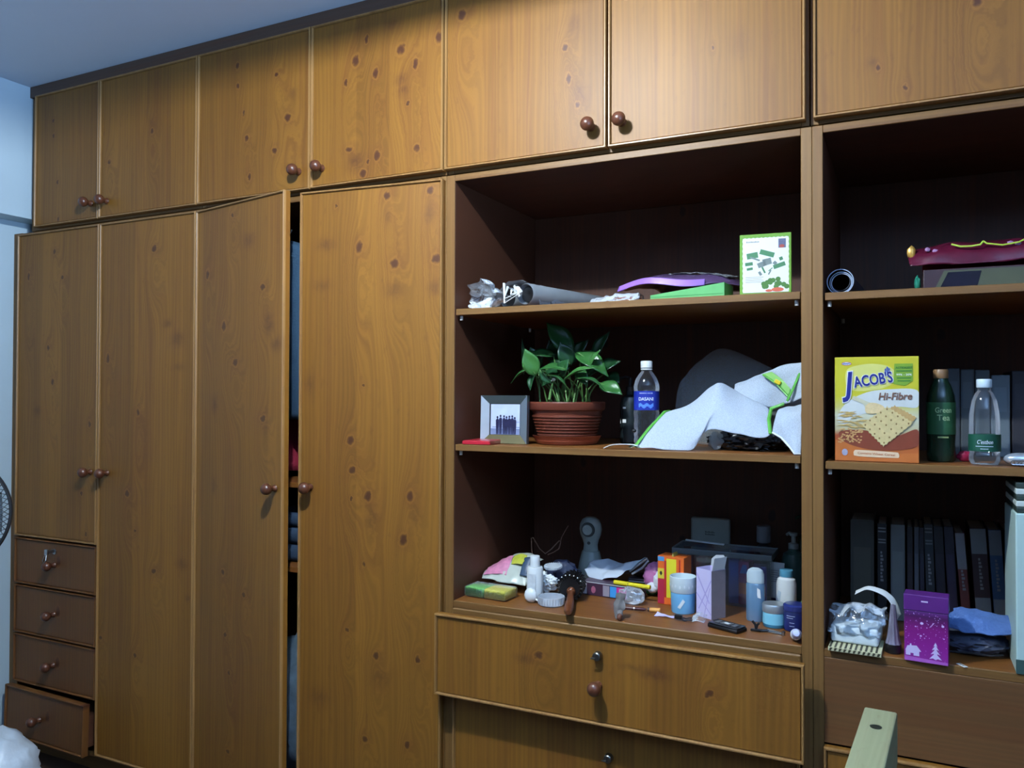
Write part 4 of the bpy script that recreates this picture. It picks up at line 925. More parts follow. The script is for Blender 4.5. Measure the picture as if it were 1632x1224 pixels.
t = thing('pink_bag', 'pink and clear bag of white cotton pads left of the orange box', 'bag', (-0.640, 0.315, Z3))
MB().sphere((0.0, 0, .052), .040, 4, (.95, .7, 1.05), .16, 26, 4, .004).build('bag', pm('pink_film', (226, 140, 196), .3, alpha=.8, bump=.4, scale=50), t, True)
MB().sphere((.016, -.028, .047), .022, 3, (.8, .6, 1.2), .25, 40, 6).sphere((-.006, -.028, .026), .016, 3, (1.1, .6, .9), .25, 40, 8).build('cotton_pads', pm('cotton_white', (238, 240, 242), .9, bump=.5, scale=120), t, True)
MB().sphere((-.012, -.012, .015), .015, 3, (1.2, .9, .95), .2, 40, 2, .0005).build('green_base', pm('dark_green_print2', (40, 96, 56), .4), t, True)
t = thing('lip_pencil', 'dark brown lip pencil lying on the shelf in front of the blister', 'pencil', (-0.645, 0.125, Z3 + .0048), R(8))
MB().tube([(-.030, 0, 0), (-.002, 0, 0), (0, 0, 0), (.022, 0, 0), (.030, 0, 0)], [.0045, .0045, .0042, .0042, .0015], 10).build('barrel', pm('maroon_plastic', (74, 34, 36), .35), t, True)
MB().tube([(-.004, 0, 0), (-.001, 0, 0)], .0048, 10).build('ring', M_steel, t, True)
t = thing('cork_stub', 'short orange tan stub lying at the shelf front by the mug', 'stub', (-0.592, 0.128, Z3 + .0066), R(6))
MB().tube([(-.0135, 0, 0), (.0135, 0, 0)], .0062, 14).build('stub', pm('orange_tan', (214, 150, 70), .6, var=.2, scale=80), t, True)
MB().tube([(-.019, 0, 0), (-.0137, 0, 0)], .005, 12).build('dark_end', pm('dark_brown_end', (70, 50, 40), .5), t, True)
t = thing('lavender_strip', 'folded lavender paper strip on the shelf front before the mug', 'paper', (-0.556, 0.098, Z3))
MB().grid([[(-.028, -.006, .001), (0, -.008, .004), (.024, -.004, .001)], [(-.024, .008, .009), (0, .006, .005), (.024, .006, .002)]], 12, 5, .002, 90).build('paper', pm('lavender_paper', (206, 196, 236), .6, var=.1, scale=60), t, True, solid=.0006)
t = thing('hair_tie', 'dark looped hair tie with a clip lying in front of the mug', 'hair tie', (-0.513, 0.088, Z3 + .0022))
MB().tube([(.018 + .014 * math.cos(a), .012 * math.sin(a), .0035 * abs(math.sin(a * 1.5))) for a in [i * 2 * math.pi / 20 for i in range(21)]], .0019, 8).build('loop', pm('dark_elastic', (34, 34, 44), .7), t, True)
MB().box(-.016, .004, -.006, .006, 0, .012, .003).build('clip', BLACK, t, True)
MB().grid([[(.03, -.012, 0), (.045, -.012, .004), (.062, -.008, 0)], [(.028, .012, .012), (.045, .012, .022), (.064, .012, .014)]], 10, 6, .003, 70, floor=.0).build('clear_scrap', FILM, t, True, solid=.0003)

t = thing('striped_carton', 'upright carton in orange, yellow and red stripes behind the mug', 'box', (-0.566, 0.246, Z3), R(-8))
MB().box(-.042, .034, -.028, .026, 0, .132, .001).build('carton', pm('vivid_orange_card', (222, 102, 36), .45), t)
for x0, x1, z0, z1, c, n_ in ((-.0225, -.0165, .02, .120, (176, 40, 40), 'red_stripe'), (-.016, .012, .02, .126, (228, 216, 50), 'yellow_stripe'), (.020, .024, .02, .126, (200, 60, 36), 'red_stripe'), (-.0415, -.023, .070, .098, (216, 196, 60), 'yellow_patch'), (-.0415, -.023, .118, .130, (86, 150, 206), 'blue_patch'), (-.0415, -.023, .002, .069, (170, 36, 60), 'crimson_patch')):
    MB().prism(rect(x0, x1, z0, z1), -.0286).build(n_, pm('carton_' + n_, c, .45, var=.08), t)
MB().prism([(-.036, .084), (-.032, .078), (-.028, .084), (-.030, .090), (-.034, .090)], -.0292).build('dark_emblem', pm('emblem_dark', (50, 40, 40), .5), t)
MB().prism([(-.006, .1265), (.004, .1265), (-.001, .142)], -.02, .03).build('open_flap', pm('flap_dull_yellow', (150, 140, 60), .6), t)

t = thing('frosted_mug', 'frosted white cup with a pale blue lower half at the shelf front', 'cup', (-0.528, 0.172, Z3))
frost = pm('frosted_white_plastic', (214, 226, 226), .4, var=.05)
bottle(t, [(.0, .053), (.0325, .053), (.0345, .056), (.0350, .094), (.0335, .095), (.0330, .060), (0, .058)], frost, 'upper_cup', 40)
bottle(t, [(.0, 0), (.0295, 0), (.031, .003), (.0325, .0525), (0, .0525)], pm('pale_blue_cup', (120, 186, 226), .4, var=.1, scale=40), 'lower_cup', 40)
b = MB()
for k in range(18):
    a = k * 2 * math.pi / 18; b.prism(ell(0, .070 + .002 * (k % 2), .0022, .0042, 8), -.0352, .0006, mtx=Matrix.Rotation(a, 4, 'Z'))
b.build('raised_drops', pm('frosted_white_plastic2', (226, 234, 234), .4), t, True)
MB().prism([(-.010, .018), (-.003, .014), (.010, .034), (.004, .040)], -.0326, mtx=Matrix.Rotation(.1, 4, 'Z')).build('white_mark', WHITE, t)

t = thing('lavender_carton', 'tall open lavender carton with crossing lines at the shelf front', 'box', (-0.452, 0.158, Z3), R(-33))
lc = pm('lavender_card', (206, 196, 230), .55, var=.05)
b = MB()
w_, d_, h_ = .054, .050, .125
for bx in ((-w_/2, w_/2, -d_/2, -d_/2 + .0008), (-w_/2, w_/2, d_/2 - .0008, d_/2), (-w_/2, -w_/2 + .0008, -d_/2, d_/2), (w_/2 - .0008, w_/2, -d_/2, d_/2)):
    b.box(bx[0], bx[1], bx[2], bx[3], 0.0004, h_)
b.box(-w_/2, w_/2, -d_/2, d_/2, .0002, .001)
b.build('carton', lc, t)
fl = MB().box(0, .0008, -d_/2 + .003, d_/2 - .003, 0, .034, mtx=Matrix.Translation((w_/2 - .001, 0, h_)) @ Matrix.Rotation(R(14), 4, 'Y')); note(fl.build('open_flap', PAPER, t), 'white inner side of the open flap')
pts = [(-.024, 0), (.024, 0), (.024, .026), (.016, .034), (-.010, .030), (-.024, .018)]
MB().prism(pts, 0, .0008, mtx=Matrix.Translation((0, d_/2 - .001, h_)) @ Matrix.Rotation(R(-10), 4, 'X')).build('open_flap', pm('inner_card_grey', (176, 180, 184), .6), t)
MB().prism(rect(-.0245, .0245, .001, .124), 0, .0005, mtx=Matrix.Translation((w_/2 + .0007, 0, 0)) @ Matrix.Rotation(R(90), 4, 'Z')).build('grey_side', pm('grey_mauve_card', (128, 116, 122), .6, var=.1, scale=80), t)
b = MB()
for p, q, wd in (((-.026, .112), (.020, .04), .0035), ((-.018, .02), (.026, .10), .0030), ((.0, .0), (.022, .08), .0022), ((-.026, .06), (.026, .012), .0025)):
    dx, dz = q[0] - p[0], q[1] - p[1]; ln = math.hypot(dx, dz); nx, nz = -dz / ln * wd / 2, dx / ln * wd / 2
    b.prism([(p[0] - nx, max(.001, p[1] - nz)), (q[0] - nx, q[1] - nz), (q[0] + nx, q[1] + nz), (p[0] + nx, p[1] + nz)], -d_/2 - .0004 - .0001 * len(b.bm.faces) * .02)
b.build('printed_lines', pm('pale_violet_print', (178, 164, 214), .55), t)

t = thing('router', 'pale grey flat device standing upright at the back of bottom shelf', 'device', (-0.52, 0.475, Z3 + .1005))
MB().box(-.058, .058, -.012, .012, 0, .108, .008, 3).build('case', pm('dull_grey_plastic', (138, 142, 134), .5), t, True)
b = MB()
for k in range(2):
    for q in range(9): b.prism(rect(-.014 + q * .0032, -.0118 + q * .0032, .064 - k * .007, .069 - k * .007 - .001 * (q % 3)), -.0126)
b.build('small_print', pm('device_print', (60, 64, 60), .5), t)
t = thing('dark_box', 'dark box behind the clear case that carries the upright grey device', 'box', (-0.52, 0.462, Z3))
MB().box(-.075, .10, -.05, .045, 0, .0995, .004).build('box', pm('dark_box_card', (40, 36, 36), .6), t)
t = thing('silver_ruler', 'thin white metal ruler lying on the clear case before the grey device', 'ruler', (-0.518, 0.385, Z3 + .148), rot=(0, R(3), R(2)))
MB().box(-.055, .055, -.006, .006, 0, .0035, .0008).build('ruler', pm('white_metal', (220, 224, 224), .3, metal=.3), t)

t = thing('clear_storage_case', 'dark clear plastic case full of coloured packets behind the lavender carton', 'container', (-0.455, 0.345, Z3))
cc = clear('smoky_case_plastic', (.55, .6, .6), through=.86, rough=.12, haze=.2, bump=.1)
b = MB()
b.box(-.13, .135, -.058, -.0565, .0005, .142).box(-.13, -.1285, -.0563, .060, .0005, .142).box(.1335, .135, -.0563, .060, .0005, .142).box(-.13, .135, .0603, .062, .0005, .142).box(-.128, .133, -.056, .060, .0005, .002)
b.build('case', cc, t)
MB().box(-.133, .138, -.061, -.0585, .130, .146, .002).box(-.133, .138, .0625, .065, .130, .146, .002).box(-.1335, -.131, -.058, .062, .13, .146, .001).box(.1355, .138, -.058, .062, .13, .146, .001).build('rim', pm('dim_grey_rim', (92, 98, 98), .3), t)
for x, y, w_, d_, h_, c, n_, a in ((-.100, -.02, .030, .04, .120, (40, 70, 130), 'blue_packet', 4), (-.060, .015, .028, .05, .112, (120, 40, 70), 'crimson_packet', -6), (.030, -.012, .028, .05, .120, (58, 96, 176), 'blue_packet', 8), (-.018, .01, .03, .05, .11, (90, 110, 150), 'slate_packet', 0), (.062, -.02, .030, .04, .118, (150, 44, 110), 'magenta_packet', -4), (.100, -.018, .036, .04, .108, (96, 60, 150), 'violet_packet', 6)):
    tt = thing(n_, {'blue_packet-.1': 'blue packet at the left end inside the clear case', 'crimson_packet-.06': 'crimson packet inside the clear case behind the mug', 'blue_packet.03': 'bright blue packet inside the clear case right of the lavender carton', 'slate_packet-.018': 'slate blue packet inside the clear case behind the lavender carton', 'magenta_packet.062': 'magenta packet with an orange patch inside the clear case', 'violet_packet.1': 'violet packet at the right end inside the clear case'}[n_ + ('%.3f' % x).replace('0.', '.').rstrip('0')], 'packet', (-0.455 + x, 0.345 + y, Z3 + .0025), R(a))
    MB().box(-w_/2, w_/2, -d_/2, d_/2, 0, h_, .003).build('packet', pm(n_ + '_card%d' % int(x * 1000), c, .4, var=.25, scale=40), tt)
    if x > .05:
        MB().prism(rect(-w_*.42, w_*.42, h_*.25, h_*.5), -d_/2 - .0005).build('orange_patch', pm('packet_orange', (206, 92, 40), .4), tt)
        MB().prism([(-w_*.36, h_*.72), (w_*.36, h_*.72), (w_*.24, h_*.92), (-w_*.1, h_*.92)], -d_/2 - .0005).build('light_blue_patch', pm('packet_sky', (86, 130, 214), .4), tt)

t = thing('spray_bottle', 'clear blue bottle with a frosted domed cap, right of the lavender carton', 'bottle', (-0.342, 0.172, Z3))
blue = clear('blue_clear_plastic', (.25, .48, .72), through=.45, rough=.15, haze=.75)
bottle(t, [(0, 0), (.021, 0), (.0225, .003), (.0225, .092), (.020, .096), (0, .096)], blue, 'body', sx=1.0, sy=.75)
note(bottle(t, [(0, .002), (.0205, .002), (.021, .040), (0, .040)], pm('blue_liquid', (40, 96, 150), .3), 'liquid', sx=1, sy=.72), 'blue liquid')
bottle(t, [(0, .0965), (.0215, .0965), (.0215, .118), (.018, .128), (.010, .133), (0, .134)], clear('frosted_cap_plastic', (.75, .86, .88), through=.35, rough=.3, haze=.9), 'cap', sx=1, sy=.75)
MB().prism([(.004, .088), (.014, .082), (.016, .06), (.008, .062)], -.0160, .0006).build('printed_mark', PAPER, t)
t = thing('white_tube', 'white squeeze tube standing on a dark cap behind the blue jar', 'tube', (-0.312, 0.345, Z3), R(-10))
MB().grid([[(-.0175 * math.cos(a), -.015 * math.sin(a), .024) for a in [i * math.pi / 6 for i in range(13)]], [(-.018 * math.cos(a), -.010 * math.sin(a), .07) for a in [i * math.pi / 6 for i in range(13)]], [(-.0195 * math.cos(a), -.0015 * math.sin(a), .118) for a in [i * math.pi / 6 for i in range(13)]]], 36, 12).build('tube', WHITE, t, True, solid=.0008)
bottle(t, [(0, 0), (.014, 0), (.015, .002), (.0145, .0245), (0, .0245)], NAVY, 'cap')
b = MB()
for q in range(6): b.prism(rect(-.010, .010 - .003 * (q % 2), .098 - q * .006, .0995 - q * .006), -.0155 + .0016 * q * 0)
b.build('small_print', pm('print_grey2', (130, 136, 150), .5), t)
t = thing('navy_tube', 'dark navy cosmetic tube between the white tube and the white bottle', 'tube', (-0.283, 0.30, Z3))
bottle(t, [(0, 0), (.0125, 0), (.013, .002), (.013, .050), (.0, .050)], NAVY, 'cap')
bottle(t, [(0, .0502), (.0115, .0502), (.0105, .088), (0, .089)], pm('clear_grey_plastic', (150, 156, 160), .25), 'body')

t = thing('cream_jar', 'light blue cream jar with a silver lid at the shelf front', 'jar', (-0.292, 0.142, Z3))
bottle(t, [(0, 0), (.0255, 0), (.027, .003), (.0275, .008), (0, .008)], pm('jar_teal_base', (60, 130, 160), .25), 'base')
bottle(t, [(0, .0082), (.0275, .0082), (.0275, .034), (.026, .036), (0, .036)], pm('jar_light_blue', (130, 200, 220), .3, var=.08), 'body')
bottle(t, [(0, .0362), (.028, .0362), (.0285, .038), (.0285, .053), (.027, .056), (0, .0565)], pm('brushed_silver_lid', (190, 196, 198), .35, metal=.7), 'lid')
t = thing('white_powder_bottle', 'white round bottle with a blue screw cap near the right post', 'bottle', (-0.276, 0.2475, Z3))
bottle(t, [(0, 0), (.0235, 0), (.025, .004), (.025, .085), (.022, .097), (.016, .101), (.016, .103), (0, .103)], WHITE, 'body')
bottle(t, [(0, .1035), (.0165, .1035), (.017, .105), (.0165, .120), (.015, .1215), (0, .1215)], pm('dusty_blue_plastic', (86, 150, 176), .4), 'cap')
MB().prism([(-.014, .05), (-.006, .07), (.002, .066), (-.002, .036), (-.012, .03)], -.0252, mtx=Matrix.Rotation(-.5, 4, 'Z')).build('faded_print', pm('faded_blue_print', (190, 205, 214), .5), t)
t = thing('navy_jar', 'navy blue jar with white lettering lines beside the right post', 'jar', (-0.2420, 0.128, Z3))
bottle(t, [(0, 0), (.024, 0), (.0255, .002), (.0258, .046), (.024, .049), (0, .049)], NAVY, 'body')
bottle(t, [(0, .0492), (.0268, .0492), (.0272, .051), (.027, .061), (.022, .065), (0, .066)], pm('navy_lid', (40, 50, 110), .2), 'lid')
b = MB()
for k, (a0, a1, z) in enumerate(((-.6, .2, .038), (-.6, .0, .033), (-.3, .1, .022), (-.3, .1, .014))):
    for q in range(7):
        a = a0 + (a1 - a0) * q / 7; b.prism(rect(-.0015, .0015, z, z + .0008), -.0262, mtx=Matrix.Rotation(a, 4, 'Z'))
b.build('white_lines', pm('label_white', (226, 232, 246), .45), t)
t = thing('roll_on', 'small white roll on deodorant lying at the right front corner', 'deodorant', (-0.2285, 0.038, Z3 + .0135), rot=(R(68), 0, R(8)))
bottle(t, [(0, -.012), (.011, -.012), (.0128, -.008), (.0130, .010), (.012, .014), (0, .014)], WHITE, 'body')
bottle(t, [(0, .0142), (.0105, .0142), (.0110, .016), (.0105, .030), (.007, .036), (0, .038)], pm('lilac_white_cap', (206, 208, 240), .3), 'cap')
t = thing('green_vial', 'slim clear green vial with a white top by the right post', 'vial', (-0.2265, 0.195, Z3))
bottle(t, [(0, 0), (.009, 0), (.010, .002), (.0095, .052), (.005, .060), (0, .060)], clear('green_vial_plastic', (.45, .75, .4), through=.6, rough=.1, haze=.7), 'body')
bottle(t, [(0, .0602), (.0055, .0602), (.005, .082), (0, .083)], WHITE, 'cap')

for i, (x, y, r, h, c, lab, pc) in enumerate(((-0.279, 0.425, .034, .145, (66, 96, 88), 'grey green pump bottle behind the white round bottle', (150, 156, 152)),
        (-0.365, 0.462, .028, .150, (44, 46, 52), 'dark tall pump bottle with a pale cap at the back right', (120, 122, 126)),
        (-0.252, 0.505, .030, .185, (30, 44, 30), 'dark green tall pump bottle in the back right corner', (34, 60, 40)))):
    t = thing('pump_bottle', lab, 'bottle', (x, y, Z3), R(-60 + 30 * i))
    bottle(t, [(0, 0), (r * .92, 0), (r, .004), (r, h * .72), (r * .8, h * .9), (r * .42, h * .96), (r * .42, h), (0, h)], pm('lotion_%d' % i, c, .3), 'body')
    if i == 1:
        bottle(t, [(0, h + .0003), (r * .72, h + .0003), (r * .72, h + .045), (r * .6, h + .048), (0, h + .048)], pm('lotion_cap_%d' % i, pc, .4), 'cap')
    else:
        bottle(t, [(0, h + .0003), (.014, h + .0003), (.014, h + .014), (.006, h + .017), (.006, h + .034), (.011, h + .036), (.011, h + .044), (0, h + .045)], pm('lotion_cap_%d' % i, pc, .4), 'pump')
        MB().tube([(0, 0, h + .040), (-.018, -.004, h + .041), (-.030, -.006, h + .034)], .0042, 8).build('spout', pm('lotion_cap_%d' % i, pc, .4), t, True)

t = thing('makeup_compact', 'flat black make-up compact at the shelf front by the lavender carton', 'compact', (-0.392, 0.062, Z3), R(-24))
MB().box(-.043, .043, -.022, .022, .0002, .0095, .003, 3).build('base', BLACK, t, True)
MB().box(-.041, .041, -.020, .020, .0097, .0135, .002, 2).build('lid', pm('dark_grey_lid', (44, 44, 48), .2), t, True)
b = MB()
for q in range(4): b.box(-.030 + q * .016, -.018 + q * .016, -.011, .011, .0136, .0142, .0003, 1)
b.build('pans', pm('grey_powder', (86, 88, 92), .6), t)
MB().box(-.005, .008, -.006, .004, .0143, .0147).build('sticker', PAPER, t)
t = thing('hair_clip', 'small black hair claw standing at the shelf front by the blue jar', 'hair clip', (-0.325, 0.075, Z3))
b = MB().box(-.013, .013, -.006, .006, .0003, .0055, .002, 2)
b.tube([(0, 0, .005), (-.002, 0, .016), (-.009, 0, .024)], .003, 8).tube([(0, 0, .005), (.003, 0, .016), (.008, 0, .021)], .003, 8).tube([(.01, 0, .003), (.03, .004, .004)], .003, 8)
b.build('claw', BLACK, t, True)
t = thing('nail_clipper', 'thin pale nail clipper lying in front of the blue jar', 'nail clipper', (-0.280, 0.075, Z3 + .0005), R(-14))
MB().box(-.025, .022, -.003, .003, 0, .003, .001).box(-.02, .02, -.002, .002, .0034, .006, .001, mtx=Matrix.Rotation(R(4), 4, 'Y')).lathe([(0, 0), (.0045, 0), (.0045, .008), (0, .008)], 12, Matrix.Translation((.020, 0, 0))).build('clipper', M_steel, t, True)

# ------------------------------------------------------------------ right bay
Y1, Y2, Y3 = 1.6065, 1.2235, 0.8005
t = thing('rolled_sheet', 'dark rolled sheet with pale spiral edges lying end on beside the post', 'roll', (-0.1315, 0.06, Y1 + .0303), rot=(0, 0, R(-3)))
rt = Matrix.Rotation(R(-90), 4, 'X')
b = MB()
for r0 in (.0285, .0215):
    b.lathe([(r0 - .0012, 0), (r0, 0), (r0, .26), (r0 - .0012, .26), (r0 - .0012, 0)], 36, rt)
b.build('sheet', pm('dark_slate_sheet', (40, 46, 58), .5), t, True)
b = MB()
for r0, y in ((.0287, -.0008), (.0245, .002), (.0217, -.0008)):
    b.tube([(r0 * math.cos(a) + (.0285 - r0) * .4, y, r0 * math.sin(a) - (.0285 - r0) * .5) for a in [i * 2 * math.pi / 36 for i in range(37)]], .0011, 6, cap=False)
b.build('pale_edge', pm('pale_edge', (170, 184, 204), .5), t, True)

t = thing('festive_packet', 'shiny crimson packet with green and gold trim lying on a dark carton', 'packet', (0.165, 0.16, Y1 + .0565))
rows = [[(-.150, -.075, .006), (-.08, -.08, .002), (0, -.08, .001), (.08, -.08, .004), (.15, -.07, .004)], [(-.155, -.04, .040), (-.08, -.05, .050), (0, -.05, .047), (.08, -.05, .050), (.155, -.03, .044)],
        [(-.13, .05, .046), (-.07, .05, .062), (0, .05, .060), (.08, .05, .062), (.15, .05, .050)], [(-.12, .12, .006), (-.06, .13, .01), (0, .13, .01), (.08, .13, .01), (.14, .12, .006)]]
MB().grid(rows, 34, 22, .005, 30, 3).build('packet', pm('crimson_foil', (80, 18, 40), .25, var=.5, scale=30), t, True, solid=.001)
MB().tube([(-.068, -.070, .048), (-.05, -.073, .041), (-.03, -.074, .040), (-.012, -.074, .042), (-.006, -.070, .050)], .0022, 6).tube([(-.006, -.07, .05), (.0, -.073, .044), (.03, -.074, .038), (.06, -.073, .042), (.075, -.07, .050)], .0018, 6).build('green_trim', pm('lime_trim', (176, 206, 70), .4), t, True)
MB().sphere((-.148, -.058, .036), .010, 2, (.9, .5, 1.5), .4, 90, 2).build('gold_ornament', pm('gold_foil', (196, 150, 70), .3, metal=.5, var=.4, scale=200), t, True)
MB().sphere((-.142, -.05, -.0015), .0, 1) if False else None
b = MB()
for px, pz in ((-.115, .040), (-.10, .036), (.045, .043), (.06, .040)): b.sphere((px, -.066, pz), .006, 2, (1, .5, .8), .4, 90, px * 50)
b.build('pale_print', pm('mauve_print', (150, 110, 150), .5, var=.4, scale=150), t, True)
t = thing('windowed_carton', 'dark green edged carton with a clear window under the crimson packet', 'box', (0.175, 0.15, Y1))
MB().box(-.135, .14, -.09, .09, 0, .046, .002).build('carton', pm('dark_maroon_card', (48, 24, 32), .45, var=.3, scale=20), t)
MB().prism([(-.112, .003), (.13, .003), (.13, .042), (-.094, .042)], -.0906).build('olive_panel', pm('olive_card', (64, 68, 46), .5), t)
MB().prism([(-.101, .006), (-.030, .006), (-.022, .038), (-.086, .038)], -.0912).build('dark_window', pm('window_dark', (20, 18, 34), .12, var=.5, scale=60), t)
MB().sphere((-.146, -.05, .020), .010, 2, (.7, 1.2, 1.9), .3, 60, 4, .0005).build('teal_flap', pm('teal_foil', (40, 130, 104), .35, var=.3, scale=80), t, True)

# cracker carton
t = thing('cracker_box', 'yellow and orange wholemeal cracker carton standing upright on the middle shelf', 'box', (-0.0565, 0.060, Y2), R(1.5))
W_, D_, H_ = .172, .060, .236
def face_mat():
    mt, nt, b, out = new_mat('cracker_carton_print')
    tc = N(nt, 'ShaderNodeTexCoord'); sp = N(nt, 'ShaderNodeSeparateXYZ'); nt.links.new(tc.outputs['Object'], sp.inputs[0])
    mr = N(nt, 'ShaderNodeMapRange'); mr.inputs[1].default_value = 0; mr.inputs[2].default_value = H_
    nz = N(nt, 'ShaderNodeTexNoise'); nz.inputs['Scale'].default_value = 9; nt.links.new(tc.outputs['Object'], nz.inputs['Vector'])
    ad = N(nt, 'ShaderNodeMath', operation='MULTIPLY_ADD'); ad.inputs[1].default_value = .03
    nt.links.new(nz.outputs['Fac'], ad.inputs[0]); nt.links.new(sp.outputs['Z'], ad.inputs[2])
    nt.links.new(ad.outputs[0], mr.inputs[0])
    cr = N(nt, 'ShaderNodeValToRGB'); e = cr.color_ramp.elements
    e[0].position = 0.0; e[0].color = srgb(178, 98, 44)
    e[1].position = 1.0; e[1].color = srgb(190, 180, 42)
    for p, c in ((.20, (174, 92, 42)), (.30, (150, 68, 38)), (.36, (182, 172, 132)), (.50, (200, 198, 172)), (.60, (192, 184, 98)), (.70, (190, 182, 42))):
        n = e.new(p); n.color = srgb(*c)
    nt.links.new(mr.outputs[0], cr.inputs[0]); nt.links.new(cr.outputs[0], b.inputs['Base Color']); b.inputs['Roughness'].default_value = .4
    return mt
MB().box(-W_/2, W_/2, -D_/2, D_/2, 0, H_, .0012).build('carton', face_mat(), t)
F = -D_/2 - .0003
def pr(name, pts, c, lay, **k): return MB().prism([(max(-W_ * .498, min(W_ * .498, p[0])), max(.001, p[1])) for p in pts], F - .0003 * lay).build(name, pm('cracker_' + name, c, .42, **k), t)
def sm(pts, n=6):
    out = []
    m_ = len(pts)
    for i in range(m_):
        p0, p1, p2, p3 = [Vector(pts[(i + q) % m_]) for q in (-1, 0, 1, 2)]
        for q in range(n):
            f = q / n; out.append(tuple(.5 * ((2 * p1) + (p2 - p0) * f + (2 * p0 - 5 * p1 + 4 * p2 - p3) * f * f + (3 * p1 - p0 - 3 * p2 + p3) * f ** 3)))
    return out
def q_(x, y):   # crop coordinates of the printed front (660 x 810) to metres on the face
    return (max(-.498, min(.498, (x - 145 - 330) / 660)) * W_, max(.003, (945 - y) / 810) * H_)
Q = lambda l: [q_(*p) for p in l]
pr('sun_glow', sm(Q([(240, 240), (330, 200), (470, 190), (600, 225), (620, 320), (520, 380), (330, 400), (240, 360)])), (206, 202, 112), 0)
pr('white_swoosh', sm(Q([(165, 620), (230, 500), (400, 410), (600, 385), (795, 395), (795, 520), (640, 520), (450, 560), (300, 600), (230, 660)])), (204, 206, 200), 1)
pr('orange_base', Q([(150, 944), (150, 780), (260, 800), (420, 850), (600, 880), (800, 870), (800, 944)]), (182, 102, 46), 1, var=.15, scale=30)
pr('red_brown_field', sm(Q([(180, 720), (330, 700), (480, 720), (640, 740), (790, 690), (795, 810), (640, 850), (420, 850), (230, 800)])), (124, 58, 38), 2, var=.2, scale=25)
pr('green_claim_block', Q([(618, 190), (760, 190), (760, 320), (700, 360), (610, 345)]), (116, 152, 42), 2)
b = MB()
for k in range(26):
    a = random.uniform(-.25, .3); x, y = 190 + random.uniform(0, 210), 565 + random.uniform(0, 120)
    l = random.uniform(60, 120); c_, s_ = math.cos(a), math.sin(a)
    pts = [(x - l/2*c_, y - l/2*s_), (x - 4*s_, y + 6*c_), (x + l/2*c_, y + l/2*s_), (x + 4*s_, y - 6*c_)]
    b.prism(Q(pts), F - .0010 - .00002 * k)
b.build('wheat_ears', pm('cracker_wheat', (186, 156, 92), .5, var=.35, scale=150), t)
b = MB()
for k in range(70):
    x, y = 170 + random.uniform(0, 1) ** .8 * 200, 690 + random.uniform(0, 110)
    b.prism(Q(ell(x, y, 9, 6, 6, random.uniform(0, 3))), F - .0013 - .00001 * k)
b.build('wheat_grains', pm('cracker_grains', (196, 152, 96), .5, var=.3, scale=300), t)
scoop = Q([(290, 445), (300, 438), (390, 475), (490, 510), (480, 560), (400, 560), (375, 500), (282, 462)])
MB().prism(scoop, F - .0013).build('scoop', pm('cracker_scoop', (196, 190, 160), .5, var=.15, scale=60), t)
MB().prism(sm(Q([(390, 520), (430, 490), (500, 500), (540, 530), (480, 570), (400, 570)])), F - .0016).build('flour_heap', pm('cracker_flour', (216, 190, 140), .6, var=.2, scale=200), t)
# cracker with scalloped edges
c0 = [(530, 832), (350, 660), (560, 510), (770, 640)]
def scallop(c, amp, n):
    out = []
    for i in range(4):
        a, bb = Vector(c[i]), Vector(c[(i + 1) % 4]); d = bb - a; nn = Vector((d.y, -d.x)).normalized()
        for q in range(n * 4):
            f = q / (n * 4); out.append(tuple(a + d * f + nn * amp * abs(math.sin(f * n * math.pi))))
    return out
MB().prism(Q(scallop([(600, 780), (440, 600), (620, 505), (795, 600)], -7, 7)), F - .0020).build('back_cracker', pm('cracker_biscuit_shade', (186, 150, 92), .6, var=.25, scale=120), t)
MB().prism(Q(scallop(c0, -9, 8)), F - .0024, .0006).build('front_cracker', pm('cracker_biscuit', (206, 184, 128), .6, var=.22, scale=130), t)
b = MB()
for i in range(5):
    for j in range(5):
        u, v = (i + .5 + .15 * (j % 2)) / 5, (j + .5) / 5
        p = (Vector(c0[0]) * (1 - u) + Vector(c0[1]) * u) * (1 - v) + (Vector(c0[3]) * (1 - u) + Vector(c0[2]) * u) * v
        b.prism(Q(ell(p.x, p.y, 7, 8, 8)), F - .0026)
b.build('cracker_holes', pm('cracker_hole', (132, 104, 60), .7), t)
pr('banner', sm(Q([(296, 885), (302, 862), (340, 856), (610, 866), (648, 876), (650, 905), (610, 910), (330, 905)]), 3), (224, 196, 160), 4)
lettering('Contains Wheat Cereal', .0070, pm('banner_print', (190, 104, 60), .5, var=0), t, (q_(474, 884)[0], F - .0016, q_(474, 884)[1]), (R(90), R(2), 0), width=.076)
JN, JW = pm('logo_navy', (28, 38, 120), .4, var=0), pm('logo_white', (226, 228, 220), .4, var=0)
arc = lambda x: 0.0
for mtx_, bold, lay, nm in ((JW, .06, 5, 'logo_outline'), (JN, .028, 6, 'logo')):
    lettering('J', .070, mtx_, t, (q_(248, 355)[0], F - .0003 * lay, q_(245, 350)[1]), (R(90), R(-6), 0), bold, .22, name=nm, width=.027 if bold < .04 else .0305)
    lettering("ACOB'S", .0335, mtx_, t, (q_(452, 318)[0], F - .0003 * lay - .00005, q_(452, 315)[1]), (R(90), R(-9), 0), bold, 0, name=nm, width=.081 if bold < .04 else .0845)
b = MB()
for dx, dy, a in ((0, 0, .5), (-14, 14, 1.0), (14, 10, .2), (0, 22, .6)):
    b.prism(Q([(p[0], p[1]) for p in ell(562 + dx, 225 + dy, 6, 14, 10)]), F - .0018)
b.build('logo_sprig', pm('logo_blue', (60, 86, 170), .4), t)
lettering('Hi-Fibre', .0225, pm('fibre_brown', (120, 84, 66), .45, var=0), t, (q_(620, 442)[0], F - .0015, q_(620, 442)[1]), (R(90), R(-1), 0), .02, .2, width=.068)
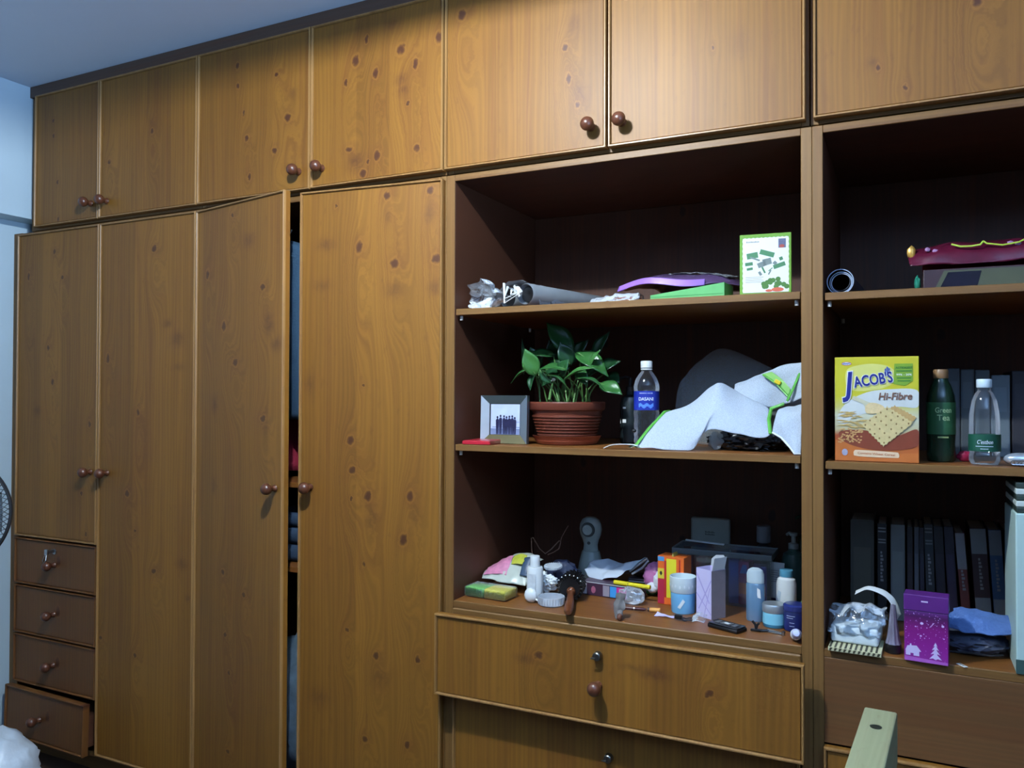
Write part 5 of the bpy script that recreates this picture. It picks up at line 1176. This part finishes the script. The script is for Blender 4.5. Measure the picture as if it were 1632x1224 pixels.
lettering('KRAFT', .0052, pm('maker_blue', (40, 60, 150), .45, var=0), t, (q_(240, 186)[0], F - .0013, q_(240, 186)[1]), width=.016, bold=.02)
MB().prism(Q(ell(240, 186, 41, 15, 20)), F - .0004).build('maker_outline', pm('maker_red', (190, 60, 50), .45), t)
MB().prism(Q(ell(240, 186, 37, 12, 20)), F - .0008).build('maker_oval', JW, t)
GD = pm('claim_green', (40, 110, 40), .45, var=0)
lettering('ACTIDIGEST', .0064, GD, t, (q_(692, 222)[0], F - .0011, q_(692, 222)[1]), width=.034, bold=.02)
lettering('99% - 20%', .0058, JW, t, (q_(692, 275)[0], F - .0011, q_(692, 275)[1]), width=.031, bold=.02)
b = MB()
for k, (w_, y) in enumerate(((120, 246), (110, 300), (100, 322))): b.prism(Q(rect(692 - w_/2, 692 + w_/2, y - 4, y + 4)), F - .0010)
b.build('small_print', GD, t)
MB().prism(Q(ell(225, 876, 24, 26, 16)), F - .0010).build('seal', pm('seal_grey_blue', (150, 150, 170), .45, var=.3, scale=200), t)
MB().box(-W_/2 - .0003, -W_/2 + .0001, -.028, .028, .135, .19).build('side_print', pm('side_print_blue', (130, 140, 190), .45), t)

t = thing('green_tea_bottle', 'dark green tea bottle with a brown cap beside the cracker box', 'bottle', (0.076, 0.120, Y2), R(8))
bottle(t, [(0, 0), (.026, 0), (.029, .004), (.0295, .02), (.0285, .04), (.0295, .06), (.0295, .135), (.028, .150), (.021, .172), (.0145, .184), (.0140, .188), (0, .188)], pm('dark_green_bottle', (22, 44, 30), .2, var=.25, scale=14), 'body')
bottle(t, [(0, .1885), (.0150, .1885), (.0155, .190), (.0155, .206), (.014, .2085), (0, .209)], pm('brown_cap', (124, 92, 60), .4), 'cap')
MB().lathe([(.0297, .062), (.0299, .062), (.0299, .134), (.0297, .134)], 36).build('label', pm('green_tea_label', (40, 84, 52), .4, var=.4, scale=40), t, True)
TL = pm('tea_lettering', (150, 176, 130), .5, var=0)
lettering('Green', .0165, TL, t, (0, 0, .116), wrap=.0301, width=.034, bold=.01)
lettering('Tea', .0185, TL, t, (0, 0, .099), wrap=.0301, width=.026, bold=.01)
MB().prism(rect(-.012, .010, .054, .0575), -.0302).build('label_line', pm('tea_line', (130, 146, 90), .5), t)

t = thing('spring_water_bottle', 'clear water bottle with a dark green label in front of the books', 'bottle', (0.1565, 0.058, Y2), R(-2))
k = .0305
prof = [(0, .004), (.016, .001), (.026, .002), (.0295, .010), (.0295, .022), (.028, .026), (k, .032), (k, .066), (.0295, .070), (.0295, .084), (.0285, .110), (.024, .138), (.017, .155), (.0130, .160), (.0130, .166)]
bottle(t, prof, PET, 'body', 36)
bottle(t, [(0, .1665), (.0142, .1665), (.015, .168), (.015, .1835), (.014, .185), (0, .185)], pm('pale_blue_white_cap', (206, 220, 226), .35), 'cap', 36)
MB().lathe([(.0306, .030), (.0308, .030), (.0308, .0665), (.0306, .0665)], 36).build('label', pm('bottle_green_label', (24, 76, 58), .35, var=.12, scale=30), t, True)
lettering("C'estbon", .0120, LW, t, (-.02, 0, .050), wrap=.0309, width=.030, shear=.25)
b = MB()
for q in range(11):
    a = -.55 + q * .1
    b.prism(rect(-.0015, .0016, .0405, .0415), -.0312, mtx=Matrix.Rotation(a, 4, 'Z'))
    if 2 < q < 8: b.prism(rect(-.0012, .0012, .0350, .0362), -.0312, mtx=Matrix.Rotation(a, 4, 'Z'))
b.build('label_lines', LW, t)
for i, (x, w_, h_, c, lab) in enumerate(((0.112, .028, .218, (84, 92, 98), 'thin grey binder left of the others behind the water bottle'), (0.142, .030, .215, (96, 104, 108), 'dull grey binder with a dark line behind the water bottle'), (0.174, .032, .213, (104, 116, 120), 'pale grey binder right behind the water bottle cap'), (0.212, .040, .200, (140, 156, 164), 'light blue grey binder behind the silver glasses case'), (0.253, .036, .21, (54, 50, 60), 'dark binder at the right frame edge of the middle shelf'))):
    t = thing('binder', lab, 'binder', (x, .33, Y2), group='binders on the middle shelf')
    MB().box(-w_/2, w_/2, 0, .19, 0, h_, .003).build('spine', pm('binder_%d' % i, tuple(v * .7 for v in c), .6, var=.12), t)  # binder colours darkened too, for the shade at the back
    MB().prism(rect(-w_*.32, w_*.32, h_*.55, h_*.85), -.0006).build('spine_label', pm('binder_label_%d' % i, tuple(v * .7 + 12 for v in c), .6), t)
t = thing('glasses_case', 'shiny silver object with a chain lying at the right of the middle shelf', 'case', (0.222, 0.055, Y2))
MB().sphere((0, 0, .0145), .014, 3, (2.3, 1.2, 1.0), floor=.0004).build('case', pm('silver_grey_foil', (196, 204, 212), .22, metal=.6), t, True)
b = MB()
for q in range(5): b.tube([(-.014 + q * .006 + .005 * math.cos(a), -.020, .008 + .004 * math.sin(a)) for a in [i * math.pi / 5 for i in range(11)]], .0012, 5)
b.build('chain', M_steel, t, True)
t = thing('pink_packet', 'small dark pink packet behind the water bottle beside the green tea', 'packet', (0.124, 0.135, Y2))
MB().sphere((0, 0, .012), .015, 3, (1.0, .8, .85), .3, 60, 3, .0005).build('packet', pm('dark_pink_foil', (150, 30, 66), .3, var=.3, scale=60), t, True)

# row of books
SHADE_DIM = .72  # book colours darkened for the shade under the shelf
books = [(-.098, .056, .250, (74, 72, 64), 0, 'thick olive grey book at the left end of the book row', (96, 92, 78), 'panel'), (-.0515, .022, .243, (30, 30, 36), 0, 'black book with two silver lines next to the thick olive book', (170, 172, 176), 'lines'),
         (-.015, .033, .244, (128, 132, 130), 0, 'pale grey hardback near the left of the book row', (142, 146, 142), 'panel'), (.0125, .013, .240, (40, 34, 40), 0, 'slim dark brown book right of the pale grey hardback', (60, 50, 54), 'panel'),
         (.0275, .011, .242, (84, 84, 92), 0, 'slim grey spined book in the dark middle of the row', (110, 112, 120), 'panel'), (.0405, .011, .24, (36, 34, 46), 0.4, 'slim navy book between the grey spine and the striped book', (54, 52, 70), 'panel'),
         (.0608, .020, .250, (44, 52, 58), 1.6, 'dark book with two pale bands at the top of its spine', (132, 140, 140), 'lines'), (.0850, .021, .246, (34, 30, 40), 2.2, 'plain black book right of the pale banded book', (52, 46, 60), 'panel'),
         (.1105, .021, .247, (46, 38, 58), 2.8, 'dark violet book left of the leaning red spined book', (66, 54, 84), 'panel'), (.1385, .020, .234, (134, 60, 52), 4, 'red book with a white top band leaning left', (170, 166, 172), 'top'),
         (.176, .034, .247, (70, 40, 46), 3.5, 'maroon and white book with vertical lettering', (150, 156, 160), 'both'), (.2115, .027, .246, (66, 104, 146), 3.5, 'blue and white book near the right frame edge', (150, 160, 166), 'both'), (.243, .026, .245, (34, 46, 50), 3, 'dark teal book at the right end beside the tall pale box', (60, 74, 80), 'panel')]
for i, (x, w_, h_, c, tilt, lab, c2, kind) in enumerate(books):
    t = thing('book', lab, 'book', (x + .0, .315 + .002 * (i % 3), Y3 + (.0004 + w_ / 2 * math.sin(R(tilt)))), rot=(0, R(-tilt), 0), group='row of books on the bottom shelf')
    MB().box(-w_/2, w_/2, 0, .0035, 0, h_, .0012).box(-w_/2, -w_/2 + .002, .0036, .165, 0, h_).box(w_/2 - .002, w_/2, .0036, .165, 0, h_).build('cover', pm('book_cover_%d' % i, tuple(v * SHADE_DIM for v in c), .5, var=.15, scale=40), t)
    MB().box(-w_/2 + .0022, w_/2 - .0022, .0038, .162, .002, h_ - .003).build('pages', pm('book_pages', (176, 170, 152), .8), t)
    m2 = pm('book_mark_%d' % i, tuple(v * SHADE_DIM for v in c2), .5, var=.12)
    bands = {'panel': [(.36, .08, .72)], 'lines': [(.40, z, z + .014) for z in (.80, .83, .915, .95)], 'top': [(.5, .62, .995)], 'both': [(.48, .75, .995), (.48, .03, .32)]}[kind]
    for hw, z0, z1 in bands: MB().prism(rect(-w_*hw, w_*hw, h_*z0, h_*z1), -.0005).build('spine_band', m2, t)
    if kind in ('both', 'top', 'lines'):
        b = MB()
        for q in range(9): b.prism(rect(-.0035, .0035 - .0015 * (q % 3), h_*.40 + q * .0088, h_*.40 + q * .0088 + .0058), -.0008)
        b.build('spine_marks', pm('spine_mark_pale', (120, 118, 118), .5), t)

# things in front of the books
t = thing('striped_booklet', 'cream and dark striped booklet lying under the white foam block', 'booklet', (-0.097, 0.036, Y3), R(-2))
MB().box(-.056, .053, -.05, .06, 0, .0085, .001).build('pages', pm('cream_cover', (196, 190, 150), .6), t)
b = MB()
for q in range(11): b.prism([(-.054 + q * .0098, .0012), (-.050 + q * .0098, .0012), (-.0465 + q * .0098, .0078), (-.052 + q * .0098, .0078)], -.0505)
for q in range(10): b.box(-.054 + q * .0105, -.0495 + q * .0105, -.049, .058, .0086, .0089)
b.build('dark_stripes', pm('dark_olive_print', (60, 56, 40), .6, var=.3, scale=80), t)
t = thing('foam_block', 'white foam block in crumpled clear film at the left of the bottom shelf', 'block', (-0.097, 0.062, Y3 + .0092), R(-5))
MB().box(-.053, .047, -.035, .05, 0, .040, .006, 3).build('block', pm('white_foam', (212, 220, 220), .85, bump=.3, scale=120), t, True)
rows = [[(-.055, -.035, .020), (-.02, -.040, .026), (.02, -.040, .024), (.052, -.035, .020)], [(-.056, -.02, .060), (-.02, -.025, .068), (.02, -.02, .072), (.058, -.02, .062)], [(-.05, .02, .072), (-.01, .02, .084), (.02, .02, .082), (.06, .02, .078)], [(-.05, .05, .04), (-.01, .05, .06), (.02, .05, .06), (.06, .05, .04)]]
MB().grid(rows, 26, 22, .010, 50, 3).build('film', clear('block_film', through=.95, rough=.12, haze=.3, bump=.8, scale=60), t, True, solid=.0004)
t = thing('paper_strap', 'white paper strap arching from the foam block to the purple box', 'strap', (-0.045, 0.075, Y3 + .052))
MB().grid([[(-.058, -.012, .062), (-.030, -.012, .076), (.004, -.016, .066), (.022, -.02, .044), (.030, -.028, .020)], [(-.056, .012, .066), (-.028, .014, .080), (.006, .012, .072), (.028, .008, .052), (.038, -.004, .026)]], 26, 6, .0015, 50, 2).build('strap', PAPER, t, True, solid=.0008)
t = thing('metal_funnel', 'grey fluted cone on a dark base left of the purple box', 'funnel', (-0.023, 0.040, Y3))
b = MB(); V = []
for i in range(14):
    u = i / 13; z = .020 + u * .085; r0 = .016 - .011 * u ** .6 + .0
    V.append([b.bm.verts.new(((r0 * (1 + .10 * math.cos(q * 2 * math.pi / 40 * 9))) * math.cos(q * 2 * math.pi / 40), (r0 * (1 + .10 * math.cos(q * 2 * math.pi / 40 * 9))) * math.sin(q * 2 * math.pi / 40), z)) for q in range(40)])
for a, c in zip(V, V[1:]):
    for q in range(40): b.bm.faces.new((a[q], a[(q + 1) % 40], c[(q + 1) % 40], c[q]))
b.bm.faces.new(V[-1])
b.build('cone', pm('grey_mauve_metal', (150, 142, 156), .3, metal=.5), t, True, angle=80)
bottle(t, [(0, 0), (.0165, 0), (.0175, .002), (.0165, .0198), (0, .0198)], BLACK, 'base')

t = thing('purple_gift_box', 'purple carton printed with a snowy house and a white tree', 'box', (0.043, 0.014, Y3), R(-5))
W_, D_, H_ = .084, .046, .143
def purple():
    mt, nt, b, out = new_mat('purple_carton_print')
    tc = N(nt, 'ShaderNodeTexCoord'); sp = N(nt, 'ShaderNodeSeparateXYZ'); nt.links.new(tc.outputs['Object'], sp.inputs[0])
    mr = N(nt, 'ShaderNodeMapRange'); mr.inputs[2].default_value = H_; nt.links.new(sp.outputs['Z'], mr.inputs[0])
    cr = N(nt, 'ShaderNodeValToRGB'); e = cr.color_ramp.elements
    e[0].color = srgb(140, 44, 140); e[1].color = srgb(70, 34, 92)
    for p, c in ((.25, (130, 30, 126)), (.5, (120, 24, 110)), (.68, (66, 24, 72)), (.72, (84, 36, 104))):
        n = e.new(p); n.color = srgb(*c)
    vo = N(nt, 'ShaderNodeTexVoronoi', feature='F1'); vo.inputs['Scale'].default_value = 140; nt.links.new(tc.outputs['Object'], vo.inputs['Vector'])
    lt = N(nt, 'ShaderNodeMath', operation='LESS_THAN'); lt.inputs[1].default_value = .16; nt.links.new(vo.outputs['Distance'], lt.inputs[0])
    mx = N(nt, 'ShaderNodeMix', data_type='RGBA'); nt.links.new(mr.outputs[0], cr.inputs[0]); nt.links.new(cr.outputs[0], mx.inputs[6]); mx.inputs[7].default_value = srgb(190, 130, 200)
    ml = N(nt, 'ShaderNodeMath', operation='MULTIPLY'); ml.inputs[1].default_value = .5; nt.links.new(lt.outputs[0], ml.inputs[0]); nt.links.new(ml.outputs[0], mx.inputs[0])
    nt.links.new(mx.outputs[2], b.inputs['Base Color']); b.inputs['Roughness'].default_value = .35
    return mt
PUR = purple()
MB().box(-W_/2, W_/2, -D_/2, D_/2, 0, .108, .001).build('carton', PUR, t)
ld = MB().box(-W_/2 - .001, W_/2 + .001, -D_/2 - .001, D_/2 + .001, .1085, H_, .0015).build('lid', pm('lid_purple', (86, 36, 110), .35, var=.15, scale=40), t)
MB().prism(rect(-.009, .004, .1285, .1315), -D_/2 - .0014).build('lid_mark', pm('pale_lilac_print', (206, 190, 224), .45), ld)
F = -D_/2 - .0003
snow = pm('snow_print', (206, 190, 226), .45, var=.08)
MB().prism([(-.039, .012), (-.030, .012), (-.030, .017), (-.024, .017), (-.024, .012), (-.013, .012), (-.013, .022), (-.009, .022), (-.018, .034), (-.028, .033), (-.028, .037), (-.031, .037), (-.031, .033), (-.036, .032), (-.040, .022), (-.039, .022)], F).build('printed_house', snow, t)
b = MB()
for z0, z1, w_ in ((.010, .024, .012), (.020, .032, .0095), (.029, .040, .007), (.037, .046, .004)):
    b.prism([(.018 - w_, z0), (.018 - w_ * .4, z0 + .002), (.018, z0 - .001), (.018 + w_ * .4, z0 + .002), (.018 + w_, z0), (.018, z1)], F - .0001 * z0 * 50)
b.build('printed_tree', snow, t)
b = MB()
for k in range(40):
    x, z = random.uniform(-.039, .039), random.uniform(.045, .104); r = random.uniform(.0005, .0012)
    b.prism(ell(x, z, r, r, 6), F)
for x, z, r in ((-.008, .083, .0034), (.032, .082, .0028), (-.010, .056, .0022), (.034, .056, .0016), (-.020, .075, .0016)): b.prism(ell(x, z, r, r * .8, 10), F - .0002)
for k in range(6): b.prism([(.006 + k * .0012, .076 + k * .0016), (.010 + k * .0012, .078 + k * .0016), (.010 + k * .0012, .0795 + k * .0016)], F - .0003)
b.build('printed_snowflakes', snow, t)
MB().prism([(-.041, .0005), (.041, .0005), (.041, .006), (-.041, .010)], F).build('printed_ground', pm('snow_lilac', (170, 90, 176), .45), t)

t = thing('blue_cloth', 'folded blue cloth lying on the grey bag behind the purple box', 'cloth', (0.155, 0.12, Y3 + .058))
rows = [[(-.07, -.05, .002), (-.03, -.055, .0), (.02, -.05, -.004), (.065, -.04, .006)], [(-.068, -.035, .026), (-.03, -.04, .024), (.02, -.035, .018), (.06, -.03, .018)], [(-.05, .02, .032), (-.02, .02, .034), (.03, .02, .028), (.06, .02, .022)], [(-.04, .05, .005), (-.02, .05, .008), (.03, .05, .006), (.05, .05, .004)]]
MB().grid(rows, 26, 18, .006, 45, 4, floor=None).build('cloth', pm('cornflower_cloth', (74, 104, 158), .85, bump=.5, scale=200), t, True, solid=.0015)
t = thing('grey_bag', 'slack dark grey bag under the blue cloth on the bottom shelf', 'bag', (0.136, 0.125, Y3))
MB().sphere((0, 0, .026), .06, 4, (1.15, .95, .46), .18, 22, 5, .0006).build('bag', pm('slate_nylon', (62, 66, 84), .5, var=.25, bump=.5, scale=40), t, True)
MB().tube([(-.05, -.058, .010), (-.01, -.066, .014), (.03, -.062, .012), (.055, -.045, .012)], .0022, 6).build('strap', pm('black_webbing', (24, 24, 30), .6), t, True)
t = thing('paper_tag', 'small white paper tag lying at the shelf front right of the purple box', 'tag', (0.109, -.001 + .008, Y3), R(-55))
MB().box(-.012, .012, -.0045, .0045, .0002, .001).build('tag', PAPER, t)
MB().box(-.007, .008, -.0025, .0025, .00105, .0012).build('tag_print', pm('print_grey', (120, 124, 126), .5), t)
t = thing('tall_storage_box', 'tall pale grey green box at the right frame edge before the books', 'box', (0.268, 0.075, Y3))
MB().box(-.062, .062, -.078, .12, 0, .330, .003).build('box', pm('pale_grey_green_card', (176, 200, 192), .5, var=.05), t)
MB().box(-.0625, .0625, -.0785, -.0775, .001, .030, .0004).build('dark_base_band', pm('dark_teal_band', (50, 76, 72), .5), t)
b = MB(); c = MB()
for k in range(5):
    (b if k % 2 == 0 else c).box(-.060, .060, -.076 + .001 * k, .118, .3305 + k * .0125, .3425 + k * .0125, .002)
b.build('dark_folder', pm('dark_green_folder', (40, 52, 46), .5), t); c.build('white_folder', pm('off_white_folder', (196, 204, 196), .5), t)

# ------------------------------------------------------------------ clothes in the middle wardrobe
def garment(name, label, cat, x0, x1, y, ztop, zbot, m_, slope):
    t = thing(name, label, cat, ((x0 + x1) / 2, y, zbot)); hw = (x1 - x0) / 2; H = ztop - zbot
    rows = []
    for j in range(6):
        v = j / 5
        rows.append([(hw * (-1 + 2 * i / 8), .018 * math.sin(i * 1.9 + j * .4) * (1 - v * .6), H * v - (slope * abs(-1 + 2 * i / 8) if v > .7 else 0) * (v - .6)) for i in range(9)])
    back = [[(p[0], p[1] + .06, p[2]) for p in r] for r in reversed(rows)]
    MB().grid(rows + back, 36, 40, .002, 12).build('fabric', m_, t, True, solid=.002, angle=80)
    MB().tube([(-hw * .85, .03, H - slope * .36), (0, .03, H + .012), (hw * .85, .03, H - slope * .36)], .005, 8).tube([(0, .03, H + .012), (0, .03, H + .035), (.012, .03, H + .05)], .0022, 6).build('hanger', M_steel, t, True)
    return t
garment('blue_shirt', 'blue shirt hanging in the gap between the ajar wardrobe doors', 'shirt', -2.02, -1.60, .06, 1.86, 1.29, pm('denim_blue_cloth', (42, 72, 98), .9, bump=.4, scale=160), .12)
garment('crimson_dress', 'crimson garment hanging below the blue shirt in the door gap', 'dress', -2.00, -1.62, .155, 1.83, 1.115, pm('crimson_cloth', (136, 24, 50), .9, bump=.4, scale=160), .10)
t = thing('clothes_bag', 'crumpled blue grey plastic bag at the bottom of the door gap', 'bag', (-1.74, .2, .0895))
MB().sphere((0, 0, .24), .26, 4, (.9, .6, 1.0), .22, 8, 3, .001).build('bag', pm('blue_grey_plastic', (92, 112, 128), .3, var=.5, bump=.6, scale=30), t, True, angle=180)
t = thing('folded_jeans', 'folded dark blue cloth on the upper inner shelf in the door gap', 'clothes', (-1.76, .22, .829))
MB().box(-.16, .16, -.14, .14, 0, .055, .02, 3).box(-.155, .155, -.138, .14, .056, .11, .02, 3).box(-.15, .15, -.136, .14, .111, .16, .02, 3).build('cloth', pm('dark_denim', (46, 66, 90), .9, bump=.4, scale=120), t, True)

# ------------------------------------------------------------------ in front of the wardrobe
t = thing('bed_frame', 'pale wooden bed rail with a screw hole, foremost at the bottom of the frame', 'bed frame', (-0.036, -0.473, 0.0), R(-3.6))
pale = pine('pale_bed_wood', ((.0005, -.086, .008, .006, 1.0),), seed=50.2, grain='Y', light=(140, 140, 108), dark=(118, 120, 88), plank=.3, rough=.6, knot_dark=(60, 64, 46))
MB().box(-.025, .025, -1.30, 0, .765, .850, .003).build('side_rail', pale, t)
h = MB().lathe([(.0055, .0002), (.0085, .0002), (.009, .0008), (.0055, .0010)], 20, Matrix.Translation((.0, -.083, .850))).lathe([(0, 0), (.0055, 0), (.0055, .0006), (0, .0006)], 16, Matrix.Translation((.0, -.083, .850))).build('screw_hole', pm('dark_screw', (46, 50, 40), .4, metal=.3), t, True)
for y in (-.05, -1.25): MB().box(-.022, .022, y - .03, y + .03, 0.0005, .7645, .003).build('leg', pale, t)

t = thing('white_plastic_bag', 'white plastic shopping bag slumped on the floor by the lowest drawer', 'bag', (-2.62, -0.37, 0.0))
MB().sphere((0, 0, .145), .16, 4, (1.05, .85, .98), .16, 9, 2, .001).build('bag', pm('white_carrier_plastic', (206, 216, 224), .35, var=.08, bump=.7, scale=22), t, True, angle=180)
MB().tube([(.10, -.06, .20), (.135, -.05, .17), (.165, -.03, .125), (.20, -.03, .10), (.165, -.04, .085), (.12, -.06, .10)], [.008, .007, .006, .004, .006, .008], 8, flat=.35).build('handle', pm('white_carrier_plastic', (206, 216, 224), .35), t, True)
MB().tube([(.04, -.10, .26), (.085, -.09, .235), (.125, -.07, .20), (.15, -.06, .14)], .0022, 6).build('green_edge', pm('pale_green_edge', (120, 160, 96), .5), t, True)

# standing fan, its guard just entering the frame
fc = Vector((-2.216, -0.745, 1.058))
t = thing('standing_fan', 'standing fan with a black wire guard at the left frame edge', 'fan', (fc.x, fc.y, 0.0), R(61))
BLK = pm('black_fan_enamel', (22, 22, 24), .4)
tilt = Matrix.Translation((0, 0, fc.z)) @ Matrix.Rotation(R(90), 4, 'X')
RG = .158
ring = lambda r, z: [(r * math.cos(a), r * math.sin(a), z) for a in [i * 2 * math.pi / 72 for i in range(73)]]
b = MB()
for r, z, w_ in ((RG, 0, .0045), (RG - .002, .012, .003), (.09, .045, .0018), (.05, .055, .0025)):
    b.tube([tilt @ Vector(p) for p in ring(r, z)], w_, 6, cap=False)
b.build('guard_rim', BLK, t, True)
for nm, sg in (('front_guard', 1), ('rear_guard', -1)):
    b = MB()
    for k in range(72):
        a = k * 2 * math.pi / 72
        pts = []
        for q in range(6):
            r = .04 + (RG - .041) * q / 5; aa = a + .5 * sg * (q / 5 - .5); z = sg * .055 * math.sqrt(max(0, 1 - (r / RG) ** 2.2)) + .003 * sg
            pts.append(tilt @ Vector((r * math.cos(aa), r * math.sin(aa), z)))
        b.tube(pts, .0009, 4, cap=False)
    g = b.build(nm, BLK, t, True); g['kind'] = 'stuff'
for k in range(3):
    rows = [[(.02 + r * .0, -.02 - r * .28, .012), (.02, .02 + r * .25, -.012)] for r in (0, .05, .10, .14)]
    rows = [[(.025 + r, -.018 - r * .30, .010), (.025 + r * 1.02, .0, 0), (.025 + r, .018 + r * .30, -.012)] for r in (0, .04, .08, .112)]
    bl = MB().grid(rows, 10, 10, floor=None).build('blade', pm('smoky_blade', (70, 80, 90), .3, alpha=.7), t, True, solid=.0015)
    bl.matrix_local = tilt @ Matrix.Rotation(k * 2 * math.pi / 3, 4, 'Z')
MB().lathe([(0, -.14), (.04, -.13), (.05, -.10), (.05, -.045), (.02, -.035), (.012, -.03), (.012, .02), (.028, .022), (.024, .034), (0, .036)], 28, tilt).build('motor', BLK, t, True)
MB().lathe([(0, .0005), (.15, .0005), (.155, .01), (.14, .025), (.03, .04), (.024, .06), (.0, .06)], 40, Matrix.Translation((0, .10, 0))).build('base', BLK, t, True)
MB().tube([(0, .10, .05), (0, .10, .60)], .014, 14).tube([(0, .10, .60), (0, .10, fc.z - .03)], .010, 14).build('pole', pm('grey_pole', (120, 124, 128), .35, metal=.6), t, True)
